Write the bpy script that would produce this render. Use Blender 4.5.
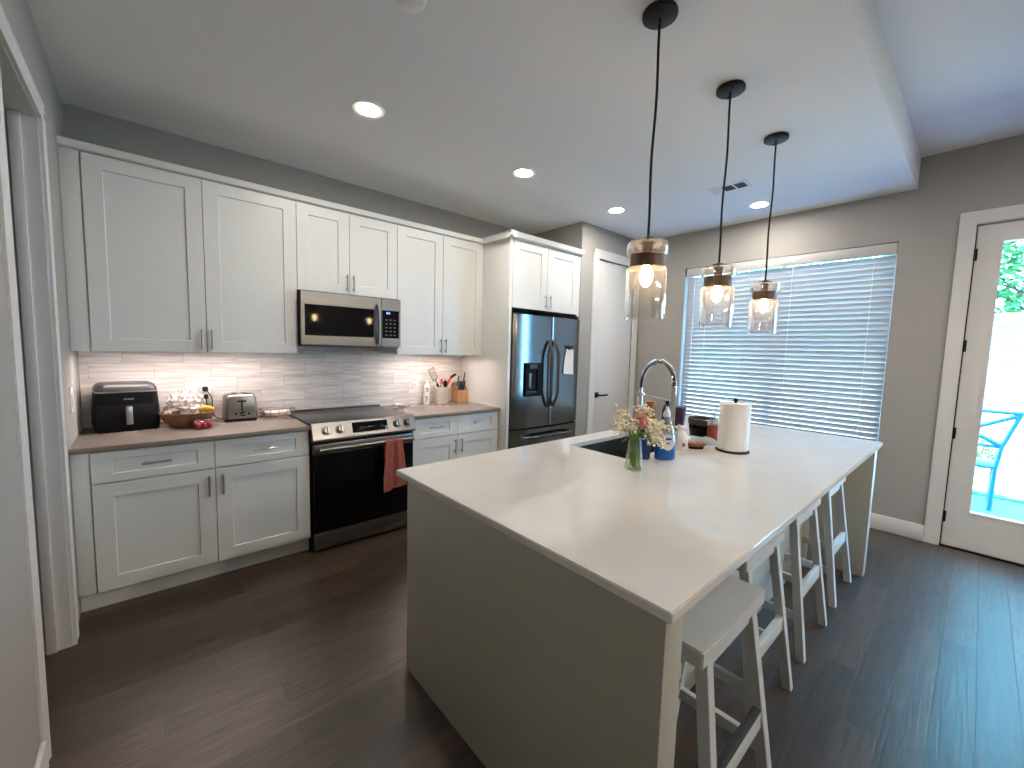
import bpy, bmesh, math, random
from math import sin, cos, pi, radians
from mathutils import Vector, Matrix
random.seed(7)
for o in list(bpy.data.objects):
    bpy.data.objects.remove(o)
SC = bpy.context.scene
COL = SC.collection

# ------------------------------------------------------------------ camera
CAM = Vector((0.3106, -3.6941, 1.4903))
yaw, pitch, roll = radians(48.458), radians(-4.928), radians(1.540)
fw = Vector((cos(yaw)*cos(pitch), sin(yaw)*cos(pitch), sin(pitch)))
rt = Vector((sin(yaw), -cos(yaw), 0.0))
up = rt.cross(fw)
r2 = rt*cos(roll) + up*sin(roll)
u2 = up*cos(roll) - rt*sin(roll)
cd = bpy.data.cameras.new('camera')
cam = bpy.data.objects.new('camera', cd)
COL.objects.link(cam)
cam.matrix_world = Matrix(((r2.x, u2.x, -fw.x, CAM.x), (r2.y, u2.y, -fw.y, CAM.y), (r2.z, u2.z, -fw.z, CAM.z), (0, 0, 0, 1)))
cd.sensor_fit = 'HORIZONTAL'
cd.sensor_width = 36.0
cd.lens = 415.14/1024*36.0
cd.clip_start = 0.02
SC.camera = cam

# ------------------------------------------------------------------ world, sun, exposure
W = bpy.data.worlds.new('sky')
SC.world = W
W.use_nodes = True
bg = W.node_tree.nodes['Background']
bg.inputs['Color'].default_value = (0.19, 0.58, 1.0, 1)
bg.inputs['Strength'].default_value = 16.0
sl = bpy.data.lights.new('sun', 'SUN')
sl.energy = 36.0
sl.color = (1.0, 0.94, 0.84)
sl.angle = radians(0.6)
sun = bpy.data.objects.new('sun', sl)
COL.objects.link(sun)
sun.rotation_euler = Vector((0.52, -0.20, -0.80)).to_track_quat('-Z', 'Y').to_euler()
SC.view_settings.view_transform = 'Standard'
SC.view_settings.look = 'None'
SC.view_settings.gamma = 1.0
SC.view_settings.use_curve_mapping = False
SC.view_settings.exposure = 1.3
CAN_LIGHT = 122.0       # recessed ceiling lamps
FILL_LIGHT = 430.0      # fill lamps added out of view in the living area
UNDER_LIGHT = 33.0      # strips under the wall cabinets
BULB_LIGHT = 60.0       # pendant bulbs
SC.cycles.use_denoising = True
SC.cycles.max_bounces = 12
SC.cycles.diffuse_bounces = 6
SC.cycles.glossy_bounces = 5
SC.cycles.transparent_max_bounces = 16
SC.cycles.sample_clamp_indirect = 6.0
SC.cycles.caustics_reflective = False
SC.cycles.caustics_refractive = False

# ------------------------------------------------------------------ materials
def mat(name, col, rough=0.5, metal=0.0, spec=0.5, var=0.04, scale=12.0, bump=0.0, emit=None, estr=0.0, coat=0.0, stretch=None, trans=0.0):
    m = bpy.data.materials.new(name)
    m.use_nodes = True
    nt = m.node_tree
    p = nt.nodes['Principled BSDF']
    p.inputs['Roughness'].default_value = rough
    p.inputs['Metallic'].default_value = metal
    p.inputs['Specular IOR Level'].default_value = spec
    p.inputs['Coat Weight'].default_value = coat
    if trans:
        p.inputs['Transmission Weight'].default_value = trans
    tc = nt.nodes.new('ShaderNodeTexCoord')
    nz = nt.nodes.new('ShaderNodeTexNoise')
    nz.inputs['Scale'].default_value = scale
    nz.inputs['Detail'].default_value = 4
    src = tc.outputs['Object']
    if stretch:
        mp = nt.nodes.new('ShaderNodeMapping')
        mp.inputs['Scale'].default_value = stretch
        nt.links.new(src, mp.inputs['Vector'])
        src = mp.outputs['Vector']
    nt.links.new(src, nz.inputs['Vector'])
    cr = nt.nodes.new('ShaderNodeValToRGB')
    cr.color_ramp.elements[0].position = 0.3
    cr.color_ramp.elements[1].position = 0.7
    cr.color_ramp.elements[0].color = [c*(1-var) for c in col] + [1]
    cr.color_ramp.elements[1].color = [min(1, c*(1+var)) for c in col] + [1]
    nt.links.new(nz.outputs['Fac'], cr.inputs['Fac'])
    nt.links.new(cr.outputs['Color'], p.inputs['Base Color'])
    if bump:
        b = nt.nodes.new('ShaderNodeBump')
        b.inputs['Strength'].default_value = bump
        b.inputs['Distance'].default_value = 0.002
        nt.links.new(nz.outputs['Fac'], b.inputs['Height'])
        nt.links.new(b.outputs['Normal'], p.inputs['Normal'])
    if emit:
        p.inputs['Emission Color'].default_value = list(emit) + [1]
        p.inputs['Emission Strength'].default_value = estr
    return m

def clear(name, tint=(1, 1, 1), gloss=0.12, rough=0.02, noise=0.0, frost=0.0, fcol=(0.9, 0.9, 0.9), edge=0.0):
    """thin clear sheet: lets light straight through, reflects at grazing angles"""
    m = bpy.data.materials.new(name)
    m.use_nodes = True
    nt = m.node_tree
    nt.nodes.remove(nt.nodes['Principled BSDF'])
    out = nt.nodes['Material Output']
    t = nt.nodes.new('ShaderNodeBsdfTransparent')
    t.inputs['Color'].default_value = list(tint) + [1]
    g = nt.nodes.new('ShaderNodeBsdfGlossy')
    g.inputs['Roughness'].default_value = rough
    lw = nt.nodes.new('ShaderNodeLayerWeight')
    lw.inputs['Blend'].default_value = 0.35
    mr = nt.nodes.new('ShaderNodeMapRange')
    mr.inputs['To Min'].default_value = gloss*0.35
    mr.inputs['To Max'].default_value = min(1, gloss*4)
    nt.links.new(lw.outputs['Facing'], mr.inputs['Value'])
    mx = nt.nodes.new('ShaderNodeMixShader')
    nt.links.new(mr.outputs['Result'], mx.inputs['Fac'])
    nt.links.new(t.outputs['BSDF'], mx.inputs[1])
    nt.links.new(g.outputs['BSDF'], mx.inputs[2])
    last = mx
    if noise:
        tc = nt.nodes.new('ShaderNodeTexCoord')
        nz = nt.nodes.new('ShaderNodeTexNoise')
        nz.inputs['Scale'].default_value = noise
        nt.links.new(tc.outputs['Object'], nz.inputs['Vector'])
        b = nt.nodes.new('ShaderNodeBump')
        b.inputs['Strength'].default_value = 0.5
        b.inputs['Distance'].default_value = 0.01
        nt.links.new(nz.outputs['Fac'], b.inputs['Height'])
        nt.links.new(b.outputs['Normal'], g.inputs['Normal'])
        nt.links.new(b.outputs['Normal'], lw.inputs['Normal'])
    if frost:
        d = nt.nodes.new('ShaderNodeBsdfDiffuse')
        d.inputs['Color'].default_value = list(fcol) + [1]
        m2 = nt.nodes.new('ShaderNodeMixShader')
        m2.inputs['Fac'].default_value = frost
        if edge:  # white rim colour imitating light caught at the glass edges
            pw = nt.nodes.new('ShaderNodeMath')
            pw.operation = 'POWER'
            pw.inputs[1].default_value = 5.0
            nt.links.new(lw.outputs['Facing'], pw.inputs[0])
            er = nt.nodes.new('ShaderNodeMapRange')
            er.inputs['To Min'].default_value = frost
            er.inputs['To Max'].default_value = edge
            nt.links.new(pw.outputs[0], er.inputs['Value'])
            nt.links.new(er.outputs['Result'], m2.inputs['Fac'])
        nt.links.new(last.outputs['Shader'], m2.inputs[1])
        nt.links.new(d.outputs['BSDF'], m2.inputs[2])
        last = m2
    nt.links.new(last.outputs['Shader'], out.inputs['Surface'])
    return m

def lamp(name, col, strength):
    m = bpy.data.materials.new(name)
    m.use_nodes = True
    nt = m.node_tree
    nt.nodes.remove(nt.nodes['Principled BSDF'])
    e = nt.nodes.new('ShaderNodeEmission')
    e.inputs['Color'].default_value = list(col) + [1]
    e.inputs['Strength'].default_value = strength
    nt.links.new(e.outputs['Emission'], nt.nodes['Material Output'].inputs['Surface'])
    return m

def floor_material():
    m = bpy.data.materials.new('dark oak planks')
    m.use_nodes = True
    nt = m.node_tree
    L = nt.links.new
    p = nt.nodes['Principled BSDF']
    tc = nt.nodes.new('ShaderNodeTexCoord')
    br = nt.nodes.new('ShaderNodeTexBrick')
    br.offset = 0.37
    br.offset_frequency = 2
    br.inputs['Scale'].default_value = 1.0
    br.inputs['Brick Width'].default_value = 1.05
    br.inputs['Row Height'].default_value = 0.126
    br.inputs['Mortar Size'].default_value = 0.0014
    br.inputs['Mortar Smooth'].default_value = 0.3
    br.inputs['Bias'].default_value = 0.0
    br.inputs['Color1'].default_value = (0.0, 0.0, 0.0, 1)
    br.inputs['Color2'].default_value = (1.0, 1.0, 1.0, 1)
    br.inputs['Mortar'].default_value = (0.5, 0.5, 0.5, 1)
    L(tc.outputs['Object'], br.inputs['Vector'])
    # per-plank tone, then grain stretched along the plank
    ramp = nt.nodes.new('ShaderNodeValToRGB')
    e = ramp.color_ramp.elements
    e[0].color = (0.030, 0.020, 0.014, 1)
    e[1].color = (0.078, 0.050, 0.036, 1)
    L(br.outputs['Color'], ramp.inputs['Fac'])
    mp = nt.nodes.new('ShaderNodeMapping')
    mp.inputs['Scale'].default_value = (2.2, 26.0, 1.0)
    L(tc.outputs['Object'], mp.inputs['Vector'])
    off = nt.nodes.new('ShaderNodeVectorMath')
    off.operation = 'MULTIPLY_ADD'
    off.inputs[1].default_value = (7.0, 7.0, 7.0)
    L(br.outputs['Color'], off.inputs[0])
    L(mp.outputs['Vector'], off.inputs[2])
    nz = nt.nodes.new('ShaderNodeTexNoise')
    nz.inputs['Scale'].default_value = 1.8
    nz.inputs['Detail'].default_value = 7
    nz.inputs['Roughness'].default_value = 0.62
    nz.inputs['Distortion'].default_value = 0.9
    L(off.outputs['Vector'], nz.inputs['Vector'])
    gr = nt.nodes.new('ShaderNodeValToRGB')
    gr.color_ramp.elements[0].position = 0.30
    gr.color_ramp.elements[1].position = 0.68
    gr.color_ramp.elements[0].color = (0.40, 0.40, 0.42, 1)
    gr.color_ramp.elements[1].color = (1.5, 1.45, 1.4, 1)
    L(nz.outputs['Fac'], gr.inputs['Fac'])
    mul = nt.nodes.new('ShaderNodeMix')
    mul.data_type = 'RGBA'
    mul.blend_type = 'MULTIPLY'
    mul.inputs[0].default_value = 1.0
    L(ramp.outputs['Color'], mul.inputs[6])
    L(gr.outputs['Color'], mul.inputs[7])
    gap = nt.nodes.new('ShaderNodeMix')
    gap.data_type = 'RGBA'
    gap.inputs[7].default_value = (0.018, 0.014, 0.012, 1)
    L(br.outputs['Fac'], gap.inputs[0])
    L(mul.outputs[2], gap.inputs[6])
    L(gap.outputs[2], p.inputs['Base Color'])
    p.inputs['Roughness'].default_value = 0.36
    p.inputs['Specular IOR Level'].default_value = 0.75
    b = nt.nodes.new('ShaderNodeBump')
    b.inputs['Strength'].default_value = 0.6
    b.inputs['Distance'].default_value = 0.002
    sub = nt.nodes.new('ShaderNodeMath')
    sub.operation = 'SUBTRACT'
    L(nz.outputs['Fac'], sub.inputs[0])
    L(br.outputs['Fac'], sub.inputs[1])
    L(sub.outputs[0], b.inputs['Height'])
    L(b.outputs['Normal'], p.inputs['Normal'])
    return m

def tile_material():
    m = bpy.data.materials.new('pale streaked wall tile')
    m.use_nodes = True
    nt = m.node_tree
    L = nt.links.new
    p = nt.nodes['Principled BSDF']
    tc = nt.nodes.new('ShaderNodeTexCoord')
    sep = nt.nodes.new('ShaderNodeSeparateXYZ')
    cmb = nt.nodes.new('ShaderNodeCombineXYZ')
    L(tc.outputs['Object'], sep.inputs[0])
    L(sep.outputs['X'], cmb.inputs['X'])
    L(sep.outputs['Z'], cmb.inputs['Y'])
    br = nt.nodes.new('ShaderNodeTexBrick')
    br.offset = 0.5
    br.inputs['Scale'].default_value = 1.0
    br.inputs['Brick Width'].default_value = 0.315
    br.inputs['Row Height'].default_value = 0.1035
    br.inputs['Mortar Size'].default_value = 0.0013
    br.inputs['Mortar Smooth'].default_value = 0.2
    br.inputs['Color1'].default_value = (0, 0, 0, 1)
    br.inputs['Color2'].default_value = (1, 1, 1, 1)
    L(cmb.outputs[0], br.inputs['Vector'])
    ramp = nt.nodes.new('ShaderNodeValToRGB')
    ramp.color_ramp.elements[0].color = (0.70, 0.665, 0.635, 1)
    ramp.color_ramp.elements[1].color = (0.79, 0.755, 0.725, 1)
    L(br.outputs['Color'], ramp.inputs['Fac'])
    mp = nt.nodes.new('ShaderNodeMapping')
    mp.inputs['Scale'].default_value = (3.0, 40.0, 1.0)
    L(cmb.outputs[0], mp.inputs['Vector'])
    add = nt.nodes.new('ShaderNodeVectorMath')
    add.operation = 'MULTIPLY_ADD'
    add.inputs[1].default_value = (9, 9, 9)
    L(br.outputs['Color'], add.inputs[0])
    L(mp.outputs['Vector'], add.inputs[2])
    nz = nt.nodes.new('ShaderNodeTexNoise')
    nz.inputs['Scale'].default_value = 1.3
    nz.inputs['Detail'].default_value = 5
    L(add.outputs['Vector'], nz.inputs['Vector'])
    gr = nt.nodes.new('ShaderNodeValToRGB')
    gr.color_ramp.elements[0].position = 0.35
    gr.color_ramp.elements[1].position = 0.62
    gr.color_ramp.elements[0].color = (0.80, 0.79, 0.78, 1)
    gr.color_ramp.elements[1].color = (1.08, 1.08, 1.08, 1)
    L(nz.outputs['Fac'], gr.inputs['Fac'])
    mul = nt.nodes.new('ShaderNodeMix')
    mul.data_type = 'RGBA'
    mul.blend_type = 'MULTIPLY'
    mul.inputs[0].default_value = 1.0
    L(ramp.outputs['Color'], mul.inputs[6])
    L(gr.outputs['Color'], mul.inputs[7])
    gap = nt.nodes.new('ShaderNodeMix')
    gap.data_type = 'RGBA'
    gap.inputs[7].default_value = (0.42, 0.40, 0.38, 1)
    L(br.outputs['Fac'], gap.inputs[0])
    L(mul.outputs[2], gap.inputs[6])
    L(gap.outputs[2], p.inputs['Base Color'])
    p.inputs['Roughness'].default_value = 0.3
    b = nt.nodes.new('ShaderNodeBump')
    b.inputs['Strength'].default_value = 0.5
    b.inputs['Distance'].default_value = 0.002
    b.invert = True
    L(br.outputs['Fac'], b.inputs['Height'])
    L(b.outputs['Normal'], p.inputs['Normal'])
    return m

M = dict(
    wall=mat('greige wall paint', (0.37, 0.36, 0.34), 0.85, bump=0.12, scale=160, var=0.015),
    ceil=mat('flat ceiling paint', (0.83, 0.825, 0.815), 0.9, bump=0.12, scale=160, var=0.015),
    trim=mat('white semi-gloss trim', (0.68, 0.675, 0.66), 0.4, var=0.01),
    floor=floor_material(),
    tile=tile_material(),
    cab=mat('white cabinet lacquer', (0.70, 0.71, 0.69), 0.38, var=0.01),
    quartz=mat('warm white quartz', (0.66, 0.635, 0.60), 0.045, var=0.03, scale=5, spec=0.8),
    taupe=mat('taupe quartz', (0.235, 0.20, 0.172), 0.26, var=0.10, scale=60),
    isl=mat('greige island paint', (0.39, 0.375, 0.315), 0.45, var=0.01),
    steel=mat('brushed stainless', (0.23, 0.226, 0.22), 0.30, 1.0, var=0.05, scale=3, stretch=(1, 1, 90)),
    fsteel=mat('dark stainless', (0.24, 0.246, 0.248), 0.16, 1.0, var=0.03, scale=3, stretch=(90, 1, 1)),
    nickel=mat('satin nickel', (0.46, 0.45, 0.43), 0.3, 1.0, var=0.03),
    chrome=mat('chrome', (0.72, 0.72, 0.72), 0.12, 1.0, var=0.02),
    black=mat('black plastic', (0.008, 0.008, 0.009), 0.45, spec=0.12, var=0.1),
    bgloss=mat('black glass', (0.004, 0.004, 0.005), 0.05, var=0.1, spec=0.14),
    bmatte=mat('matte black metal', (0.005, 0.005, 0.006), 0.5, spec=0.3, var=0.1),
    cooktop=mat('black ceramic cooktop', (0.030, 0.029, 0.029), 0.30, var=0.1),
    dgrey=mat('dark grey plastic', (0.05, 0.05, 0.055), 0.35, var=0.06),
    stool=mat('white painted wood', (0.50, 0.51, 0.50), 0.45, var=0.02),
    sink=mat('dark composite sink', (0.035, 0.038, 0.036), 0.35, var=0.1, scale=80),
    white=mat('white plastic', (0.78, 0.77, 0.75), 0.35, var=0.01),
    paper=mat('white paper', (0.80, 0.79, 0.76), 0.9, var=0.02, bump=0.2, scale=60),
    blind=mat('white blind slats', (0.56, 0.56, 0.56), 0.45, var=0.015),
    bronze=mat('bronze band', (0.11, 0.072, 0.050), 0.5, 0.4, var=0.1, scale=30),
    wicker=mat('woven wicker', (0.21, 0.095, 0.048), 0.6, var=0.45, scale=14, bump=0.8, stretch=(4, 4, 30)),
    towel=mat('rust red cotton', (0.30, 0.085, 0.065), 0.95, var=0.12, scale=90, bump=0.6),
    wood=mat('pale block wood', (0.52, 0.30, 0.145), 0.45, var=0.14, scale=6, stretch=(8, 8, 1)),
    ceramic=mat('cream ceramic', (0.74, 0.72, 0.67), 0.25, var=0.02),
    red=mat('red plastic', (0.55, 0.025, 0.045), 0.3, var=0.05),
    berry=mat('strawberry red', (0.60, 0.018, 0.03), 0.35, var=0.25, scale=120),
    yellow=mat('ripe banana', (0.72, 0.42, 0.03), 0.5, var=0.15, scale=30),
    blue=mat('blue dish soap', (0.0, 0.095, 0.36), 0.15, var=0.05),
    navy=mat('dark blue soap', (0.0, 0.022, 0.11), 0.15, var=0.05),
    ink=mat('dark blue label print', (0.02, 0.04, 0.12), 0.5, var=0.05),
    label=mat('pale label', (0.66, 0.68, 0.74), 0.4, var=0.02),
    purple=mat('dark purple tumbler', (0.060, 0.018, 0.055), 0.3, var=0.1),
    amber=mat('amber soap', (0.36, 0.15, 0.03), 0.2, var=0.15, scale=20),
    rust=mat('red-brown hand soap', (0.26, 0.05, 0.025), 0.15, var=0.1),
    dgreen=mat('dark green bottle', (0.015, 0.05, 0.04), 0.25, var=0.1),
    brown=mat('brown brush wood', (0.20, 0.065, 0.03), 0.5, var=0.2, scale=40),
    stem=mat('flower stems', (0.20, 0.36, 0.05), 0.5, var=0.2, scale=40),
    leafd=mat('bouquet leaves', (0.07, 0.11, 0.03), 0.5, var=0.3, scale=40),
    pink=mat('pink petals', (0.78, 0.42, 0.36), 0.7, var=0.15, scale=50),
    cream=mat('cream petals', (0.80, 0.72, 0.58), 0.7, var=0.12, scale=60),
    vent=mat('dark vent grille', (0.05, 0.055, 0.06), 0.6, var=0.05),
    glass=clear('clear pendant glass', (0.97, 0.97, 0.97), 0.24, rough=0.04, frost=0.02, fcol=(0.95, 0.95, 0.95), edge=0.75),
    pane=clear('window pane', (0.96, 0.98, 0.98), 0.10, rough=0.0),
    vase=clear('clear vase glass', (0.95, 0.97, 0.95), 0.09),
    bottle=clear('clear bottle plastic', (0.86, 0.90, 0.92), 0.16, rough=0.08, frost=0.12),
    bag=clear('clear crinkled bag', (0.97, 0.95, 0.94), 0.20, rough=0.12, noise=22, frost=0.30, fcol=(0.92, 0.88, 0.85)),
    film=clear('greenish plastic film', (0.86, 0.92, 0.88), 0.22, rough=0.15, noise=30, frost=0.45, fcol=(0.62, 0.66, 0.60)),
    can_l=lamp('recessed lamp diffuser', (1.0, 0.91, 0.80), CAN_LIGHT),
    fill_l=lamp('added fill lamp diffuser', (1.0, 0.91, 0.80), FILL_LIGHT),
    und_l=lamp('under cabinet strip', (1.0, 0.83, 0.76), UNDER_LIGHT),
    bulb_l=lamp('warm filament bulb', (1.0, 0.70, 0.40), BULB_LIGHT),
    clock=lamp('blue clock display', (0.15, 0.28, 1.0), 1.2),
    deck=mat('deck boards', (0.06, 0.085, 0.20), 0.6, var=0.12, scale=3, stretch=(1, 12, 1)),
    gravel=mat('pale gravel', (0.40, 0.40, 0.38), 0.9, var=0.2, scale=20),
    fence=mat('pale timber fence', (0.24, 0.22, 0.215), 0.8, var=0.06, scale=2, stretch=(1, 1, 10)),
    grass=mat('lawn grass', (0.10, 0.28, 0.10), 0.8, var=0.3, scale=20),
    leaf=mat('garden leaves', (0.06, 0.22, 0.05), 0.55, var=0.5, scale=3),
    bark=mat('tree bark', (0.10, 0.07, 0.05), 0.9, var=0.3, scale=20, bump=0.6),
    rock=mat('border stones', (0.52, 0.52, 0.50), 0.85, var=0.2, scale=8),
    pblue=mat('blue painted metal', (0.012, 0.16, 0.42), 0.35, var=0.05),
)

# ------------------------------------------------------------------ mesh builder
class B:
    def __init__(s):
        s.bm = bmesh.new()
    def merge(s, t, mtx=None):
        if mtx is not None:
            bmesh.ops.transform(t, matrix=mtx, verts=t.verts[:])
        me = bpy.data.meshes.new('tmp')
        t.to_mesh(me)
        t.free()
        s.bm.from_mesh(me)
        bpy.data.meshes.remove(me)
        return s
    def box(s, x0, x1, y0, y1, z0, z1, bev=0.0, seg=2, mtx=None):
        t = bmesh.new()
        bmesh.ops.create_cube(t, size=1.0)
        for v in t.verts:
            v.co = Vector(((x0+x1)/2 + v.co.x*(x1-x0), (y0+y1)/2 + v.co.y*(y1-y0), (z0+z1)/2 + v.co.z*(z1-z0)))
        if bev > 0:
            bmesh.ops.bevel(t, geom=t.edges[:], offset=bev, segments=seg, profile=0.5, affect='EDGES')
        return s.merge(t, mtx)
    def beam(s, p0, p1, w, d, bev=0.0, side=(0, 1, 0)):
        """square bar from p0 to p1, its ends cut level"""
        p0, p1 = Vector(p0), Vector(p1)
        t = bmesh.new()
        bmesh.ops.create_cube(t, size=1.0)
        for v in t.verts:
            base = p0 if v.co.z < 0 else p1
            v.co = base + Vector((v.co.x*w, v.co.y*d, 0))
        if bev > 0:
            bmesh.ops.bevel(t, geom=t.edges[:], offset=bev, segments=1, affect='EDGES')
        return s.merge(t)
    def cone(s, p0, p1, r0, r1=None, seg=20):
        r1 = r0 if r1 is None else r1
        return s.tube([p0, p1], [r0, r1], seg)
    def tube(s, pts, r, seg=10, flat=None):
        pts = [Vector(p) for p in pts]
        rr = r if isinstance(r, (list, tuple)) else [r]*len(pts)
        t = bmesh.new()
        rings = []
        d0 = (pts[1]-pts[0]).normalized()
        a = Vector((0, 0, 1)) if abs(d0.z) < 0.9 else Vector((1, 0, 0))
        n = d0.cross(a).normalized()
        for i, p in enumerate(pts):
            if i == 0: d = pts[1]-pts[0]
            elif i == len(pts)-1: d = pts[-1]-pts[-2]
            else: d = (pts[i+1]-pts[i]).normalized() + (pts[i]-pts[i-1]).normalized()
            d.normalize()
            n = (n - d*n.dot(d)).normalized()
            b = d.cross(n)
            rings.append([t.verts.new(p + (n*cos(2*pi*k/seg) + b*sin(2*pi*k/seg)*(flat or 1))*rr[i]) for k in range(seg)])
        for i in range(len(rings)-1):
            for k in range(seg):
                t.faces.new((rings[i][k], rings[i][(k+1) % seg], rings[i+1][(k+1) % seg], rings[i+1][k]))
        t.faces.new(rings[0][::-1])
        t.faces.new(rings[-1])
        bmesh.ops.recalc_face_normals(t, faces=t.faces[:])
        return s.merge(t)
    def lathe(s, prof, c=(0, 0, 0), seg=32, sx=1.0, sy=1.0, mtx=None, close=False):
        t = bmesh.new()
        rings = []
        for r, z in prof:
            if r < 1e-6:
                rings.append([t.verts.new((c[0], c[1], c[2]+z))])
            else:
                rings.append([t.verts.new((c[0]+r*cos(2*pi*k/seg)*sx, c[1]+r*sin(2*pi*k/seg)*sy, c[2]+z)) for k in range(seg)])
        pairs = list(zip(rings[:-1], rings[1:]))
        if close: pairs.append((rings[-1], rings[0]))
        for A, Bb in pairs:
            for k in range(seg):
                k2 = (k+1) % seg
                if len(A) == 1 and len(Bb) == 1: continue
                if len(A) == 1: t.faces.new((A[0], Bb[k2], Bb[k]))
                elif len(Bb) == 1: t.faces.new((A[k], A[k2], Bb[0]))
                else: t.faces.new((A[k], A[k2], Bb[k2], Bb[k]))
        bmesh.ops.recalc_face_normals(t, faces=t.faces[:])
        return s.merge(t, mtx)
    def ball(s, c, rx, ry=None, rz=None, u=16, v=10, mtx=None):
        ry = rx if ry is None else ry
        rz = rx if rz is None else rz
        t = bmesh.new()
        bmesh.ops.create_uvsphere(t, u_segments=u, v_segments=v, radius=1.0)
        for w in t.verts:
            w.co = Vector((w.co.x*rx, w.co.y*ry, w.co.z*rz))
            if mtx is not None: w.co = mtx @ w.co
            w.co += Vector(c)
        return s.merge(t)
    def prism(s, pts, lo, hi, axis='x', bev=0.0):
        """closed 2-D outline pushed along an axis; pts are the two other coordinates in order"""
        t = bmesh.new()
        def mk(a, b, c):
            return {'x': (c, a, b), 'y': (a, c, b), 'z': (a, b, c)}[axis]
        A = [t.verts.new(mk(a, b, lo)) for a, b in pts]
        C = [t.verts.new(mk(a, b, hi)) for a, b in pts]
        n = len(pts)
        for i in range(n):
            t.faces.new((A[i], A[(i+1) % n], C[(i+1) % n], C[i]))
        t.faces.new(A[::-1])
        t.faces.new(C)
        bmesh.ops.recalc_face_normals(t, faces=t.faces[:])
        if bev: bmesh.ops.bevel(t, geom=t.edges[:], offset=bev, segments=2, affect='EDGES')
        return s.merge(t)
    def sheet(s, fn, nu, nv, thick=0.0):
        t = bmesh.new()
        g = [[t.verts.new(fn(i/nu, j/nv)) for j in range(nv+1)] for i in range(nu+1)]
        for i in range(nu):
            for j in range(nv):
                t.faces.new((g[i][j], g[i+1][j], g[i+1][j+1], g[i][j+1]))
        if thick:
            bmesh.ops.recalc_face_normals(t, faces=t.faces[:])
            bmesh.ops.solidify(t, geom=t.faces[:], thickness=thick)
        return s.merge(t)
    def slab(s, us, vs, lo, hi, holes=(), axis='z', bev=0.0):
        """flat slab on a grid of cells, some cells left open; axis is the thin direction"""
        t = bmesh.new()
        def mk(u, v, w):
            return {'z': (u, v, w), 'y': (u, w, v), 'x': (w, u, v)}[axis]
        nu, nv = len(us), len(vs)
        va = {}
        def vert(i, j, k):
            if (i, j, k) not in va:
                va[(i, j, k)] = t.verts.new(mk(us[i], vs[j], (lo, hi)[k]))
            return va[(i, j, k)]
        full = lambda i, j: 0 <= i < nu-1 and 0 <= j < nv-1 and (i, j) not in holes
        for i in range(nu-1):
            for j in range(nv-1):
                if not full(i, j): continue
                for k in (0, 1):
                    t.faces.new((vert(i, j, k), vert(i+1, j, k), vert(i+1, j+1, k), vert(i, j+1, k)))
                for (di, dj, a, b) in ((-1, 0, (i, j), (i, j+1)), (1, 0, (i+1, j), (i+1, j+1)), (0, -1, (i, j), (i+1, j)), (0, 1, (i, j+1), (i+1, j+1))):
                    if not full(i+di, j+dj):
                        t.faces.new((vert(*a, 0), vert(*b, 0), vert(*b, 1), vert(*a, 1)))
        bmesh.ops.recalc_face_normals(t, faces=t.faces[:])
        if bev:
            bmesh.ops.bevel(t, geom=[e for e in t.edges if len(e.link_faces) == 2 and e.calc_face_angle() > 1.0], offset=bev, segments=2, affect='EDGES')
        return s.merge(t)

ORG = {}
def link(o, parent, org):
    COL.objects.link(o)
    if parent is not None:
        o.parent = parent
    else:
        o.location = org
    ORG[o.name] = org

def obj(name, b, material, parent=None, org=None, smooth=40):
    bm = b.bm
    if smooth:
        for f in bm.faces: f.smooth = True
        for e in bm.edges:
            if len(e.link_faces) == 2 and e.calc_face_angle(0) > radians(smooth): e.smooth = False
    if parent is not None:
        org = ORG[parent.name]
    elif org is None:
        xs = [v.co for v in bm.verts]
        org = Vector(((min(c.x for c in xs)+max(c.x for c in xs))/2, (min(c.y for c in xs)+max(c.y for c in xs))/2, min(c.z for c in xs)))
    org = Vector(org)
    bmesh.ops.translate(bm, verts=bm.verts[:], vec=-org)
    me = bpy.data.meshes.new(name)
    bm.to_mesh(me)
    bm.free()
    me.materials.append(M[material] if isinstance(material, str) else material)
    o = bpy.data.objects.new(name, me)
    link(o, parent, org)
    return o

def tag(o, label, cat, group=None, kind=None):
    o['label'] = label
    o['category'] = cat
    if group: o['group'] = group
    if kind: o['kind'] = kind
    return o

def thing(name, label, cat, loc, group=None):
    o = bpy.data.objects.new(name, None)
    o.empty_display_size = 0.05
    link(o, None, Vector(loc))
    return tag(o, label, cat, group)

def struct(name, b, material, parent=None, smooth=40):
    o = obj(name, b, material, parent, smooth=smooth)
    if parent is None: o['kind'] = 'structure'
    return o

def dup(root, loc, label=None, rotz=None):
    def rec(o, par):
        c = o.copy()
        COL.objects.link(c)
        if par is not None: c.parent = par
        for ch in list(o.children): rec(ch, c)
        return c
    r = rec(root, None)
    r.location = loc
    if rotz is not None: r.rotation_euler.z = rotz
    if label: r['label'] = label
    return r

# ------------------------------------------------------------------ measurements
CT = 0.914                  # worktop height
YW = 0.03                   # face of the cabinet wall
XW = 5.06                   # face of the window wall
H, H2 = 2.864, 3.107        # lowered and full ceiling
YD = -3.23                  # edge of the lowered ceiling
YF = -8.6                   # far end of the living area
PY = -0.735                 # face of the pantry wall
PX = 3.885                  # pantry corner

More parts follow.
